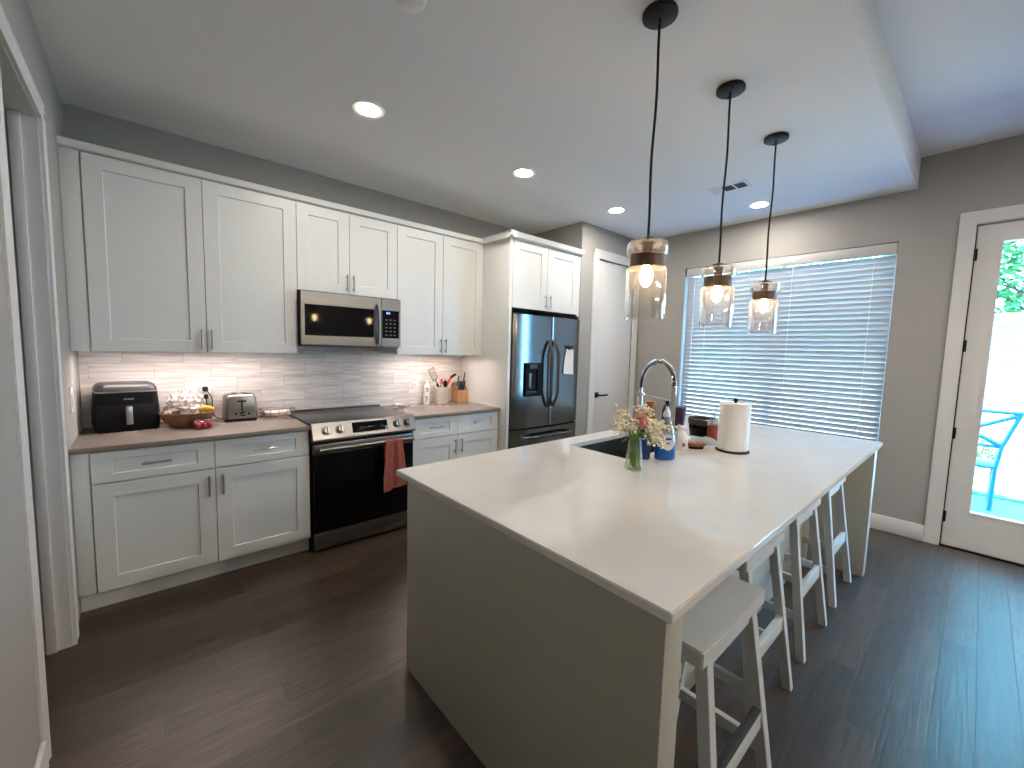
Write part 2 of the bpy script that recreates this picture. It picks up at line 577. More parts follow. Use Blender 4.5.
# ------------------------------------------------------------------ setting
struct('floor', B().box(-1.7, XW+0.15, YF-0.15, YW+0.12, -0.12, 0.0), 'floor')
struct('wall_back', B().box(-1.7, XW+0.02, YW, YW+0.12, 0, 3.3), 'wall')
struct('wall_pantry', B().slab([PX, 4.18, 4.93, XW], [0, 2.525, H+0.05], PY, PY+0.11, holes={(1, 0)}, axis='y')
       .box(PX, PX+0.1, PY+0.11, YW, 0, H+0.05), 'wall')
struct('wall_left', B().slab([YF, -1.62, -0.895, YW], [0, 2.435, 3.3], -0.13, 0.0, holes={(1, 0)}, axis='x'), 'wall')
struct('wall_right', B().slab([YF, -4.52, -3.572, -3.147, -1.32, YW+0.12], [0, 0.6, 2.462, 2.52, 3.3], XW, XW+0.15,
       holes={(1, 0), (1, 1), (1, 2), (3, 1)}, axis='x'), 'wall')
struct('wall_front', B().box(-0.13, XW+0.15, YF-0.15, YF, 0, 3.3), 'wall')
struct('wall_hall', B().box(-1.7, -1.6, -3.2, YW, 0, 2.7).box(-1.6, -0.13, -3.2, -3.1, 0, 2.7), 'wall')
struct('ceiling_hall', B().box(-1.7, -0.13, -3.2, YW, 2.7, 2.8), 'ceil')
struct('ceiling', B().box(-0.02, XW+0.02, YD, YW+0.02, H, H2+0.06), 'ceil')
struct('ceiling_living', B().box(-0.13, XW+0.15, YF-0.15, YD+0.02, H2, H2+0.2).box(-0.13, XW+0.15, YD, YW+0.12, H2+0.061, H2+0.2), 'ceil')

# baseboards
def bboard(name, x0, x1, y0, y1):
    struct(name, B().box(x0, x1, y0, y1, 0, 0.133, 0.004), 'trim')
bboard('baseboard_right', XW-0.015, XW, -3.488, PY-0.02)
bboard('baseboard_pantry', PX+0.0, 4.09, PY-0.015, PY)
bboard('baseboard_left', 0.0, 0.015, -4.4, -1.708)
bboard('baseboard_living', XW-0.015, XW, YF, -4.61)

# cased opening in the left wall
def casing_profile(b, y0, y1, ax):
    pass
t = B()
prof = [(0.0, 0.0), (0.013, 0.0), (0.014, 0.012), (0.009, 0.018), (0.008, 0.045), (0.013, 0.052), (0.013, 0.062), (0.008, 0.068), (0.014, 0.080), (0.011, 0.092), (0.0, 0.092)]
# far leg, head and near leg: (x out of the wall, distance from the opening)
t.prism([(x, -0.895+d) for x, d in prof], 0, 2.435, 'z')
t.prism([(x*0.7, -1.610-d) for x, d in prof], 0, 2.435, 'z')
t.prism([(x, 2.435+d) for x, d in prof], -1.707, -0.803, 'y')
t.box(-0.13, 0.0, -0.900, -0.895, 0, 2.435).box(-0.13, 0.0, -1.62, -1.615, 0, 2.435).box(-0.13, 0.0, -1.62, -0.895, 2.43, 2.435)
t.box(-0.085, -0.05, -0.914, -0.900, 0, 2.43, 0.002).box(-0.085, -0.05, -1.615, -1.603, 0, 2.43, 0.002)
struct('trim_1', t, 'trim')

# patio door and its casing
t = B()
t.slab([-4.625, -4.515, -3.580, -3.488], [0, 2.518, 2.612], XW-0.018, XW, holes={(1, 0)}, axis='x', bev=0.003)
t.box(XW, XW+0.15, -3.580, -3.572, 0, 2.518).box(XW, XW+0.15, -4.52, -4.512, 0, 2.518).box(XW, XW+0.15, -4.52, -3.572, 2.512, 2.52)
struct('trim_2', t, 'trim')
d1 = struct('door_1', B().slab([-4.508, -4.375, -3.720, -3.587], [0.012, 0.313, 2.373, 2.505], XW+0.012, XW+0.057, holes={(1, 1)}, axis='x', bev=0.004)
            .slab([-4.39, -4.372, -3.723, -3.705], [0.298, 0.316, 2.37, 2.388], XW+0.006, XW+0.063, holes={(1, 1)}, axis='x', bev=0.002), 'trim')
obj('pane', B().box(XW+0.032, XW+0.038, -4.38, -3.715, 0.305, 2.38), 'pane', d1)
for z in (2.29, 1.60, 0.918, 0.244):
    obj('hinge', B().cone((XW+0.006, -3.583, z-0.045), (XW+0.006, -3.583, z+0.045), 0.007, seg=12).box(XW+0.006, XW+0.012, -3.60, -3.567, z-0.044, z+0.044), 'bmatte', d1)
hd = obj('door_handle', B().cone((XW+0.012, -4.445, 0.98), (XW-0.045, -4.445, 0.98), 0.012).box(XW-0.05, XW-0.035, -4.455, -4.33, 0.97, 0.99, 0.004).cone((XW+0.012, -4.445, 0.98), (XW+0.004, -4.445, 0.98), 0.03), 'bmatte', d1)
t = B()
t.slab([-4.53, -4.50, -3.592, -3.56], [0.0, 0.014, 2.500, 2.53], XW+0.058, XW+0.10, holes={(1, 1)}, axis='x')  # stop strip added behind the door gap to block daylight
struct('trim_7', t, 'bmatte')
struct('trim_3', B().box(XW+0.0, XW+0.15, -4.512, -3.58, 0.0, 0.012), 'bmatte')

# pantry door
t = B()
t.slab([4.09, 4.187, 4.925, 5.02], [0, 2.521, 2.622], PY-0.018, PY, holes={(1, 0)}, axis='y', bev=0.003)
struct('trim_4', t, 'trim')
d2 = struct('door_2', B().box(4.19, 4.922, PY+0.012, PY+0.05, 0.01, 2.517, 0.003), 'trim')
obj('door_handle', B().box(4.235, 4.300, PY+0.004, PY+0.012, 0.938, 1.003, 0.003).cone((4.268, PY+0.004, 0.97), (4.268, PY-0.05, 0.97), 0.011)
    .box(4.257, 4.40, PY-0.062, PY-0.046, 0.960, 0.980, 0.005), 'bmatte', d2)
for z in (2.28, 1.62, 0.90, 0.22):
    obj('hinge', B().cone((4.922, PY+0.006, z-0.045), (4.922, PY+0.006, z+0.045), 0.007, seg=12), 'nickel', d2)

# kitchen window: frame and pane behind the blind
def window(name, y0, y1, z0):
    ym = (y0+y1)/2
    f = struct(name, B().slab([y0, y0+0.05, ym-0.03, ym+0.03, y1-0.05, y1], [z0, z0+0.05, 2.412, 2.462], XW+0.085, XW+0.145, holes={(1, 1), (3, 1)}, axis='x', bev=0.003), 'trim')
    obj('pane', B().box(XW+0.112, XW+0.117, y0+0.04, y1-0.04, z0+0.04, 2.42), 'pane', f)
    obj('sill', B().box(XW-0.012, XW+0.09, y0+0.002, y1-0.002, z0-0.025, z0+0.002, 0.004), 'trim', f)
window('window_1', -3.147, -1.32, 0.6)

# ------------------------------------------------------------------ blind
bl = thing('window_blind', 'white horizontal slat blind, half closed, hanging in the window', 'blind', (XW+0.045, -2.23, 0.62))
y0, y1 = -3.138, -1.342
obj('head_rail', B().box(XW+0.012, XW+0.075, y0, y1, 2.372, 2.452, 0.004).box(XW+0.004, XW+0.013, y0-0.004, y1+0.004, 2.362, 2.458, 0.003), 'blind', bl)
t = B()
ang = radians(69)
z = 2.335
zs = []
while z > 0.66:
    zs.append(z)
    z -= 0.0478
for z in zs:
    # slightly crowned slat, room-side edge up
    def fn(u, v, z=z):
        a = (u-0.5)*0.05
        crown = 0.0016*(1-(2*u-1)**2)
        return (XW+0.045 + a*cos(ang) + crown*sin(ang), y0 + (y1-y0)*v, z - a*sin(ang) + crown*cos(ang))
    t.sheet(fn, 4, 1, thick=0.0024)
obj('slats', t, 'blind', bl)
for y in (-3.0, -2.393, -1.577):
    obj('ladder_cord', B().tube([(XW+0.024, y, 0.64), (XW+0.024, y, 2.37)], 0.0022, 6).tube([(XW+0.066, y, 0.64), (XW+0.066, y, 2.37)], 0.0022, 6), 'white', bl)
obj('bottom_rail', B().box(XW+0.018, XW+0.072, y0, y1, 0.62, 0.643, 0.005), 'blind', bl)
obj('tilt_wand', B().tube([(XW+0.006, -1.44, 2.37), (XW+0.004, -1.44, 1.35)], 0.004, 8), 'white', bl)

# ------------------------------------------------------------------ cabinet pieces
def shaker(x0, x1, z0, z1, yf, rx=0.082, rz=0.074, th=0.02, rec=0.009, facing=-1):
    """framed door front at y=yf, looking towards -y (or +y)"""
    t = bmesh.new()
    yb = yf - facing*th
    def ring(dx, dz, y):
        return [t.verts.new((x, y, z)) for x, z in ((x0+dx, z0+dz), (x1-dx, z0+dz), (x1-dx, z1-dz), (x0+dx, z1-dz))]
    e = 0.0014
    rings = [ring(0, 0, yb), ring(0, 0, yf - facing*e), ring(e, e, yf), ring(rx, rz, yf), ring(rx+0.003, rz+0.003, yf - facing*rec)]
    for A, C in zip(rings[:-1], rings[1:]):
        for k in range(4):
            t.faces.new((A[k], A[(k+1) % 4], C[(k+1) % 4], C[k]))
    t.faces.new(rings[0])
    t.faces.new(rings[-1])
    bmesh.ops.recalc_face_normals(t, faces=t.faces[:])
    return B().merge(t)

def pull(x, z, yf, L, vertical=True, facing=-1):
    b = B()
    yo = yf + facing*0.030
    dx, dz = (0, L/2) if vertical else (L/2, 0)
    b.tube([(x-dx, yo, z-dz), (x+dx, yo, z+dz)], 0.0058, 10)
    for k in (-0.72, 0.72):
        b.cone((x+dx*k, yf, z+dz*k), (x+dx*k, yo, z+dz*k), 0.0048, seg=10)
    return b

G = 0.0018
# wall cabinets
def wall_cab(label, xs, z0, z1, ybox, ydoor, handles, filler=None, side=None):
    x0, x1 = (filler if filler is not None else xs[0]), xs[-1]
    c = thing('wall_cabinet', label, 'cabinet', ((x0+x1)/2, ybox, z0))
    obj('carcass', B().box(x0+0.001, x1-0.001, ybox, YW-0.004, z0+0.004, z1+0.006), 'cab', c)
    if filler is not None:
        obj('filler_strip', B().box(x0, xs[0]-0.003, ybox-0.012, ybox, z0, z1+0.004, 0.001), 'cab', c)
    for i in range(len(xs)-1):
        d = obj('door', shaker(xs[i]+G, xs[i+1]-G, z0, z1, ydoor), 'cab', c)
        hx, hz = handles[i]
        obj('handle', pull(hx, hz, ydoor, 0.128), 'nickel', d)
    return c
Z0, Z1 = 1.409, 2.502
wall_cab('tall white two-door wall cabinet over the air fryer and toaster', [0.083, 0.619, 1.166], Z0, Z1, -0.31, -0.33,
         [(0.592, 1.495), (0.646, 1.495)], filler=0.002)
wall_cab('short white two-door wall cabinet above the microwave', [1.166, 1.547, 1.951], 1.879, Z1, -0.31, -0.33,
         [(1.522, 1.965), (1.573, 1.965)])
wall_cab('tall white two-door wall cabinet between microwave and fridge', [1.951, 2.406, 2.868], Z0, Z1, -0.31, -0.33,
         [(2.380, 1.495), (2.432, 1.495)])
c = wall_cab('deep white two-door cabinet over the refrigerator', [2.908, 3.370, 3.845], 1.872, 2.492, -0.715, -0.735,
         [(3.338, 1.962), (3.402, 1.962)])
obj('filler_strip', B().box(3.846, 3.881, -0.732, -0.715, 1.852, 2.498), 'cab', c)
struct('trim_5', B().prism([(-0.336, 2.506), (-0.352, 2.512), (-0.362, 2.546), (-0.34, 2.549), (YW-0.005, 2.549), (YW-0.005, 2.510), (-0.31, 2.510)], 0.002, 2.868, 'x'), 'cab')
struct('trim_6', B().prism([(-0.74, 2.500), (-0.772, 2.512), (-0.79, 2.552), (-0.76, 2.556), (YW-0.005, 2.556), (YW-0.005, 2.50)], 2.835, 3.882, 'x')
    .prism([(2.871, 2.500), (2.850, 2.512), (2.826, 2.552), (2.84, 2.556), (2.90, 2.556), (2.90, 2.500)], -0.788, -0.364, 'y'), 'cab')
tag(obj('fridge_side_panel', B().box(2.870, 2.904, -0.735, YW-0.004, 0.0, 2.499, 0.0015), 'cab'),
    'tall white end panel between the right counter and the refrigerator', 'panel')

# base cabinets
def base_cab(label, x0, xs, xend, zdb, zd1, zd0, hL):
    c = thing('base_cabinet', label, 'cabinet', ((x0+xend)/2, -0.61, 0))
    obj('carcass', B().box(x0+0.002, xend-0.002, -0.61, YW-0.004, 0.108, 0.884), 'cab', c)
    obj('toe_kick', B().box(x0+0.002, xend-0.002, -0.575, -0.555, 0.0, 0.108), 'cab', c)
    if xs[0] - x0 > 0.02:
        obj('filler_strip', B().box(x0+0.002, xs[0]-0.003, -0.622, -0.61, 0.108, 0.884, 0.001), 'cab', c)
    for i in range(2):
        a, b = xs[i]+G, xs[i+1]-G
        w = obj('drawer', shaker(a, b, zd1+0.004, zd0, -0.63, rz=0.042), 'cab', c)
        obj('handle', pull((a+b)/2, (zd1+zd0)/2+0.004, -0.63, 0.128, False), 'nickel', w)
        d = obj('door', shaker(a, b, zdb, zd1-0.004, -0.63), 'cab', c)
        obj('handle', pull(xs[1] + (-0.035 if i == 0 else 0.035), zd1-0.10, -0.63, 0.128), 'nickel', d)
    return c
XR0, XR1 = 1.154, 1.938
base_cab('white base cabinet left of the range, two drawers over two doors', 0.0, [0.072, 0.610, 1.150], XR0, 0.108, 0.708, 0.878, 0)
base_cab('white base cabinet between range and refrigerator, two drawers over two doors', XR1, [1.942, 2.390, 2.858], 2.870, 0.108, 0.708, 0.878, 0)
tag(obj('worktop', B().box(0.002, XR0, -0.648, YW-0.012, 0.885, CT, 0.003), 'taupe'), 'taupe stone worktop left of the range', 'worktop')
tag(obj('worktop', B().box(XR1, 2.869, -0.648, YW-0.012, 0.885, CT, 0.003), 'taupe'), 'taupe stone worktop right of the range', 'worktop')
tag(obj('backsplash', B().box(0.001, 2.869, YW-0.011, YW-0.0005, CT, 1.47), 'tile', org=(0.04, YW-0.005, CT)), 'pale streaked tile backsplash along the cabinet wall', 'backsplash')

# ------------------------------------------------------------------ under-cabinet lights
for a, b_, lab in ((0.11, 1.06, 'glowing light strip under the left wall cabinet'), (2.02, 2.70, 'glowing light strip under the right wall cabinet')):
    r = thing('cabinet_light', lab, 'light', ((a+b_)/2, -0.255, Z0-0.002))
    obj('housing', B().slab([a-0.01, a, b_, b_+0.01], [-0.275, -0.269, -0.241, -0.235], Z0-0.002, Z0+0.0035, holes={(1, 1)}, axis='z'), 'white', r)
    obj('diffuser', B().box(a, b_, -0.269, -0.241, Z0-0.0015, Z0+0.0035), 'und_l', r)

# ------------------------------------------------------------------ microwave
mw = thing('microwave', 'stainless over-the-range microwave with black window', 'microwave', (1.555, -0.2, 1.468))
mx0, mx1, my, mz0, mz1 = 1.166, 1.949, -0.375, 1.478, 1.866
obj('body', B().box(mx0, mx1, my, YW-0.012, mz0, mz1+0.008, 0.003), 'black', mw)
obj('bottom_vent', B().box(mx0+0.01, mx1-0.01, my-0.015, YW-0.03, 1.464, mz0, 0.002), 'dgrey', mw)
xs_ = 1.778
dr = obj('door', B().slab([mx0+0.004, mx0+0.028, 1.716, xs_-0.002], [mz0, 1.545, 1.773, mz1], my-0.028, my-0.001, holes={(1, 1)}, axis='y', bev=0.002), 'steel', mw)
obj('window', B().box(mx0+0.026, 1.718, my-0.025, my-0.004, 1.543, 1.775), 'bgloss', dr)
obj('handle', B().tube([(1.742, my-0.028, 1.81), (1.742, my-0.055, 1.79), (1.742, my-0.066, 1.70), (1.742, my-0.066, 1.60), (1.742, my-0.055, 1.515), (1.742, my-0.028, 1.495)], [0.011, 0.0135, 0.0135, 0.0135, 0.0135, 0.011], 14), 'steel', dr)
cp = obj('control_panel', B().slab([xs_+0.002, xs_+0.006, mx1-0.016, mx1-0.002], [mz0, 1.545, 1.773, mz1], my-0.028, my-0.001, holes={(1, 1)}, axis='y', bev=0.0015), 'steel', mw)
cg = obj('touch_panel', B().box(xs_+0.005, mx1-0.015, my-0.025, my-0.004, 1.543, 1.775), 'bgloss', mw)
obj('clock', B().box(1.822, 1.834, my-0.027, my-0.0245, 1.742, 1.760).box(1.840, 1.852, my-0.027, my-0.0245, 1.742, 1.760), 'clock', cg)
t = B()
for i in range(3):
    for j in range(5):
        t.box(1.812+i*0.036, 1.832+i*0.036, my-0.0262, my-0.0245, 1.565+j*0.031, 1.577+j*0.031)
obj('buttons', t, 'dgrey', cg)

# ------------------------------------------------------------------ range
rg = thing('range', 'stainless slide-in electric range with black glass oven door', 'range', (1.546, -0.35, 0))
rx0, rx1 = 1.160, 1.932
obj('body', B().box(rx0, rx1, -0.64, -0.02, 0.02, 0.905), 'black', rg)
obj('cooktop', B().box(rx0-0.004, rx1+0.004, -0.655, -0.03, 0.916, 0.926, 0.003).box(rx0, rx1, -0.03, 0.012, 0.905, 0.937, 0.003).box(rx0, rx1, -0.64, -0.02, 0.90, 0.917), 'cooktop', rg)
cp = obj('control_panel', B().prism([(-0.640, 0.928), (-0.662, 0.930), (-0.700, 0.822), (-0.690, 0.800), (-0.640, 0.800)], rx0-0.006, rx1+0.006, 'x', 0.003), 'steel', rg)
nrm = Vector((0, -0.943, 0.332))
def on_panel(x, f):
    return Vector((x, -0.662 - 0.038*f, 0.930 - 0.108*f))
q = on_panel(1.565, 0.48)
mt = Matrix.Translation(q) @ Matrix.Rotation(-math.atan2(0.038, 0.108), 4, 'X')
obj('display', B().box(-0.135, 0.135, -0.003, 0.01, -0.038, 0.038, 0.001, mtx=mt), 'bgloss', cp)
for x in (1.250, 1.345, 1.782, 1.872):
    p = on_panel(x, 0.5)
    k = obj('knob', B().cone(p, p+nrm*0.010, 0.031, seg=28).cone(p+nrm*0.010, p+nrm*0.034, 0.026, 0.023, seg=28), 'steel', cp)
    g = Matrix.Translation(p+nrm*0.036) @ Matrix.Rotation(-math.atan2(0.038, 0.108), 4, 'X')
    obj('grip', B().box(-0.006, 0.006, -0.006, 0.006, -0.024, 0.024, 0.002, mtx=g), 'nickel', k)
    obj('bezel', B().cone(p-nrm*0.002, p+nrm*0.004, 0.034, seg=28), 'black', k)
dr = obj('oven_door', B().box(rx0+0.004, rx1-0.004, -0.672, -0.642, 0.145, 0.708, 0.003), 'bgloss', rg)
obj('door_rail', B().box(rx0+0.004, rx1-0.004, -0.676, -0.642, 0.708, 0.782, 0.004), 'steel', dr)
obj('handle', B().tube([(rx0+0.03, -0.725, 0.752), (rx1-0.03, -0.725, 0.752)], 0.0145, 16)
    .box(rx0+0.03, rx0+0.055, -0.725, -0.672, 0.742, 0.762, 0.004).box(rx1-0.055, rx1-0.03, -0.725, -0.672, 0.742, 0.762, 0.004), 'steel', dr)
obj('storage_drawer', B().box(rx0+0.004, rx1-0.004, -0.668, -0.642, 0.014, 0.138, 0.003), 'steel', rg)
obj('kick', B().box(rx0+0.02, rx1-0.02, -0.62, -0.06, 0.0, 0.02), 'black', rg)

# towel over the oven handle
def towel(u, v):
    # u across, v from the back hem over the bar to the front hem
    L = 0.15 + 0.39
    s_ = v*L
    if s_ < 0.15:
        y, z = -0.7055 + 0.0, 0.752 - (0.15 - s_) + 0.012
        y = -0.7015
    else:
        y, z = -0.745, 0.764 - (s_-0.15)
    if abs(s_-0.15) < 0.03:
        a = (s_-0.15)/0.03*pi/2
        y = -0.724 - 0.0215*sin(a)
        z = 0.752 + 0.0215*cos(a) - 0.004
    f = max(0, (s_-0.15)/0.39)
    half = 0.068 + 0.030*min(1, f*1.3)
    x = 1.728 + (u-0.5)*2*half + 0.006*f
    front = 1 if s_ > 0.15 else 0
    y -= front*min(1, f*3)*(0.010*sin(u*9.5+0.4) + 0.006*sin(u*19+v*3) + 0.012*f)
    if f > 0.8: z += 0.035*(u-0.2)*(f-0.8)/0.2
    return (x, y, z)
tag(obj('dish_towel', B().sheet(towel, 26, 40, thick=0.003), 'towel'), 'rust red cloth towel hanging over the oven door handle', 'towel')

# ------------------------------------------------------------------ refrigerator
fx0, fx1, fy = 2.914, 3.880, -0.785
fr = thing('refrigerator', 'stainless french-door refrigerator with ice dispenser', 'refrigerator', ((fx0+fx1)/2, -0.4, 0))
obj('cabinet_body', B().box(fx0+0.004, fx1-0.004, -0.69, YW-0.03, 0.03, 1.800, 0.004), 'dgrey', fr)
obj('base_grille', B().box(fx0+0.02, fx1-0.02, -0.67, -0.1, 0.0, 0.03), 'black', fr)
obj('hinge_cover', B().box(fx0+0.03, fx0+0.10, -0.74, -0.64, 1.800, 1.832, 0.006), 'black', fr)
obj('hinge_cover', B().box(fx1-0.10, fx1-0.03, -0.74, -0.64, 1.800, 1.832, 0.006), 'black', fr)
fm = 3.408
def bowed(x0, x1, z0, z1, outer):
    """door with a gently bowed face, its outer side rounded back"""
    pts = []
    n = 22
    for i in range(n+1):
        s_ = i/n
        x = x0 + (x1-x0)*s_
        e = (1-s_) if outer < 0 else s_
        if outer == 0: e = abs(2*s_-1)
        y = fy + 0.030*max(0, e)**3.2 - 0.002
        edge = min(s_, 1-s_)*(x1-x0)
        if edge < 0.006: y += 0.006 - edge
        pts.append((x, y))
    pts += [(x1, -0.695), (x0, -0.695)]
    return B().prism(pts, z0, z1, 'z')
dl = obj('door', bowed(fx0, fm-0.003, 0.712, 1.815, -1), 'fsteel', fr)
dr = obj('door', bowed(fm+0.003, fx1, 0.712, 1.815, 1), 'fsteel', fr)
fz = obj('freezer_drawer', bowed(fx0, fx1, 0.035, 0.695, 0), 'fsteel', fr)
obj('gap_seal', B().box(fx0+0.01, fx1-0.01, -0.74, -0.69, 0.69, 0.715).box(fm-0.004, fm+0.004, -0.74, -0.69, 0.71, 1.81), 'black', fr)
# dispenser: a dark frame with a niche
dx0, dx1, dz0, dz1 = 3.052, 3.290, 1.025, 1.352
ds = obj('ice_dispenser', B().slab([dx0, dx0+0.016, dx1-0.085, dx1-0.078, dx1], [dz0, dz0+0.035, dz1-0.07, dz1], fy-0.016, fy+0.02, holes={(1, 1)}, axis='y', bev=0.002)
         .box(dx0+0.01, dx1-0.07, fy-0.006, fy+0.01, dz0+0.02, dz1-0.06), 'bgloss', dl)
obj('paddle', B().box(dx0+0.050, dx0+0.078, fy-0.013, fy-0.005, dz0+0.085, dz1-0.10, 0.003), 'steel', ds)
obj('display', B().box(dx0+0.05, dx1-0.09, fy-0.018, fy-0.015, dz1-0.055, dz1-0.012), 'dgrey', ds)
obj('drip_tray', B().box(dx0+0.02, dx1-0.09, fy-0.014, fy-0.005, dz0+0.036, dz0+0.048), 'dgrey', ds)
def bow_handle(x, z0, z1, lean):
    pts = []
    for i in range(17):
        s_ = i/16
        k = 4*s_*(1-s_)
        pts.append((x - lean*0.012*k + lean*0.004, fy-0.012 - 0.058*min(1, k*1.5), z0 + (z1-z0)*s_))
    b = B().tube(pts, [0.011]+[0.019]*15+[0.011], 14, flat=0.75)
    b.cone((pts[0][0], fy+0.004, z0+0.006), (pts[0][0], fy-0.022, z0+0.006), 0.013)
    b.cone((pts[-1][0], fy+0.004, z1-0.006), (pts[-1][0], fy-0.022, z1-0.006), 0.013)
    return b
obj('handle', bow_handle(3.358, 0.905, 1.575, 1), 'dgrey', dl)
obj('handle', bow_handle(3.442, 0.905, 1.575, -1), 'dgrey', dr)
pts = []
for i in range(15):
    s_ = i/14
    k = 4*s_*(1-s_)
    pts.append((3.03 + 0.72*s_, fy-0.010-0.055*min(1, k*1.6), 0.622))
obj('handle', B().tube(pts, [0.010]+[0.0150]*13+[0.010], 12).cone((3.036, fy+0.012, 0.622), (3.036, fy-0.018, 0.622), 0.012).cone((3.744, fy+0.012, 0.622), (3.744, fy-0.018, 0.622), 0.012), 'fsteel', fz)
# note on the right door
def note(u, v):
    x = 3.600 + 0.17*u
    z = 1.225 + 0.275*v
    return (x, fy - 0.006 - 0.010*(1-v)*(1-v) + 0.0, z + 0.01*u)
tag(obj('paper_note', B().sheet(lambda u, v: (3.592 + 0.155*u + 0.045*v*v*(1-u), fy-0.008-0.008*(1-v)**2, 1.238 + 0.262*v - 0.01*u), 10, 10, thick=0.001), 'paper'),
    'white sheet of paper hanging on the right refrigerator door', 'paper')
tag(obj('magnet_clip', B().cone((3.675, fy+0.02, 1.512), (3.675, fy-0.03, 1.512), 0.013, seg=14).tube([(3.645, fy-0.028, 1.535), (3.660, fy-0.03, 1.515), (3.675, fy-0.03, 1.522), (3.690, fy-0.03, 1.515), (3.706, fy-0.028, 1.538)], 0.006, 8)
    .box(3.662, 3.688, fy-0.014, fy-0.004, 1.485, 1.510, 0.003), 'black'), 'small black magnet clip holding the paper on the refrigerator', 'magnet')

# ------------------------------------------------------------------ island
IX0, IX1, IY0, IY1 = 1.164, 4.100, -3.285, -1.932
IZ = 0.887
isl = thing('kitchen_island', 'greige kitchen island with an open stool overhang on one long side', 'island', (2.6, -2.6, 0))
obj('end_panel', B().box(1.167, 1.253, -3.272, -2.043, 0, IZ-0.001, 0.002), 'isl', isl)
obj('end_panel', B().box(3.917, 4.000, -3.272, -2.043, 0, IZ-0.001, 0.002), 'isl', isl)
obj('back_panel', B().box(1.253, 3.917, -2.952, -2.93, 0, IZ-0.001), 'isl', isl)
obj('toe_kick', B().box(1.253, 3.917, -2.14, -2.12, 0, 0.108), 'isl', isl)
obj('bottom_panel', B().box(1.253, 3.917, -2.93, -2.06, 0.108, 0.126), 'isl', isl)
ixs = [1.19, 1.80, 2.21, 2.65, 3.09, 3.52, 3.98]
for i in range(6):
    d = obj('door', shaker(ixs[i]+G, ixs[i+1]-G, 0.112, 0.878, -2.018, facing=1), 'isl', isl)
    obj('handle', pull(ixs[i+1]-0.04 if i % 2 == 0 else ixs[i]+0.04, 0.74, -2.018, 0.128, True, 1), 'nickel', d)
SX0, SX1, SY0, SY1 = 2.236, 3.02, -2.475, -2.066
tag(obj('island_worktop', B().slab([IX0, SX0, SX1, IX1], [IY0, SY0, SY1, IY1], IZ, CT, holes={(1, 1)}, axis='z', bev=0.003), 'quartz'),
    'glossy white quartz worktop on the island', 'worktop')
t = B()
t.slab([SX0-0.02, SX0, SX1, SX1+0.02], [SY0-0.02, SY0, SY1, SY1+0.02], 0.66, IZ-0.0005, holes={(1, 1)}, axis='z')
t.box(SX0-0.02, SX1+0.02, SY0-0.02, SY1+0.02, 0.645, 0.66)
snk = obj('sink', t, 'sink')
tag(snk, 'dark rectangular sink set under the island worktop', 'sink')

# faucet
fa = thing('faucet', 'tall spring-neck kitchen faucet behind the soap bottles', 'faucet', (2.560, -2.545, CT))
fb = Vector((2.560, -2.545, CT))
sp = Vector((2.665, -2.27, 1.16))
obj('base', B().lathe([(0, 0), (0.030, 0), (0.030, 0.010), (0.022, 0.016), (0.022, 0.13), (0.018, 0.14), (0.0, 0.14)], fb, 24), 'chrome', fa)
obj('lever', B().cone(fb+Vector((0.02, 0, 0.085)), fb+Vector((0.05, 0, 0.085)), 0.012).tube([fb+Vector((0.048, 0, 0.085)), fb+Vector((0.075, -0.01, 0.16))], [0.006, 0.005]), 'chrome', fa)
obj('riser', B().cone(fb+Vector((0, 0, 0.13)), fb+Vector((0, 0, 0.385)), 0.0155), 'chrome', fa)
A0 = fb+Vector((0, 0, 0.38))
A1 = Vector((sp.x, sp.y, 1.26))
path = []
for i in range(61):
    s_ = i/60
    a = pi*s_
    mid = (1-cos(a))/2
    p = A0.lerp(Vector((A1.x, A1.y, A0.z)), mid)
    p.z = A0.z + (A1.z-A0.z)*mid*s_ + 0.148*sin(a)**0.9
    path.append(p)
obj('hose', B().tube(path, 0.0075, 10), 'black', fa)
t = B()
coil = []
N = 620
for i in range(N+1):
    s_ = i/N*0.86
    k = s_*60
    i0 = min(59, int(k))
    p = path[i0].lerp(path[i0+1], k-i0)
    d = (path[i0+1]-path[i0]).normalized()
    side = Vector((d.y, -d.x, 0))
    if side.length < 1e-3: side = Vector((-(A1-A0).y, (A1-A0).x, 0))
    hz = Vector(((A1-A0).x, (A1-A0).y, 0)).normalized()
    n1 = Vector((-hz.y, hz.x, 0))
    n2 = d.cross(n1)
    a = i/N*2*pi*34
    coil.append(p + (n1*cos(a) + n2*sin(a))*0.0135)
t.tube(coil, 0.0030, 6)
obj('spring', t, 'chrome', fa)
obj('spray_head', B().lathe([(0, 0.10), (0.012, 0.10), (0.016, 0.07), (0.018, 0.0), (0.024, -0.085), (0.021, -0.092), (0, -0.092)], (sp.x, sp.y, 1.165), 20), 'chrome', fa)
obj('docking_arm', B().tube([fb+Vector((0, 0, 0.30)), (sp.x, sp.y, 1.222)], 0.0045, 8).lathe([(0.020, -0.01), (0.024, -0.01), (0.024, 0.01), (0.020, 0.01)], (sp.x, sp.y, 1.222), 20, close=True), 'nickel', fa)

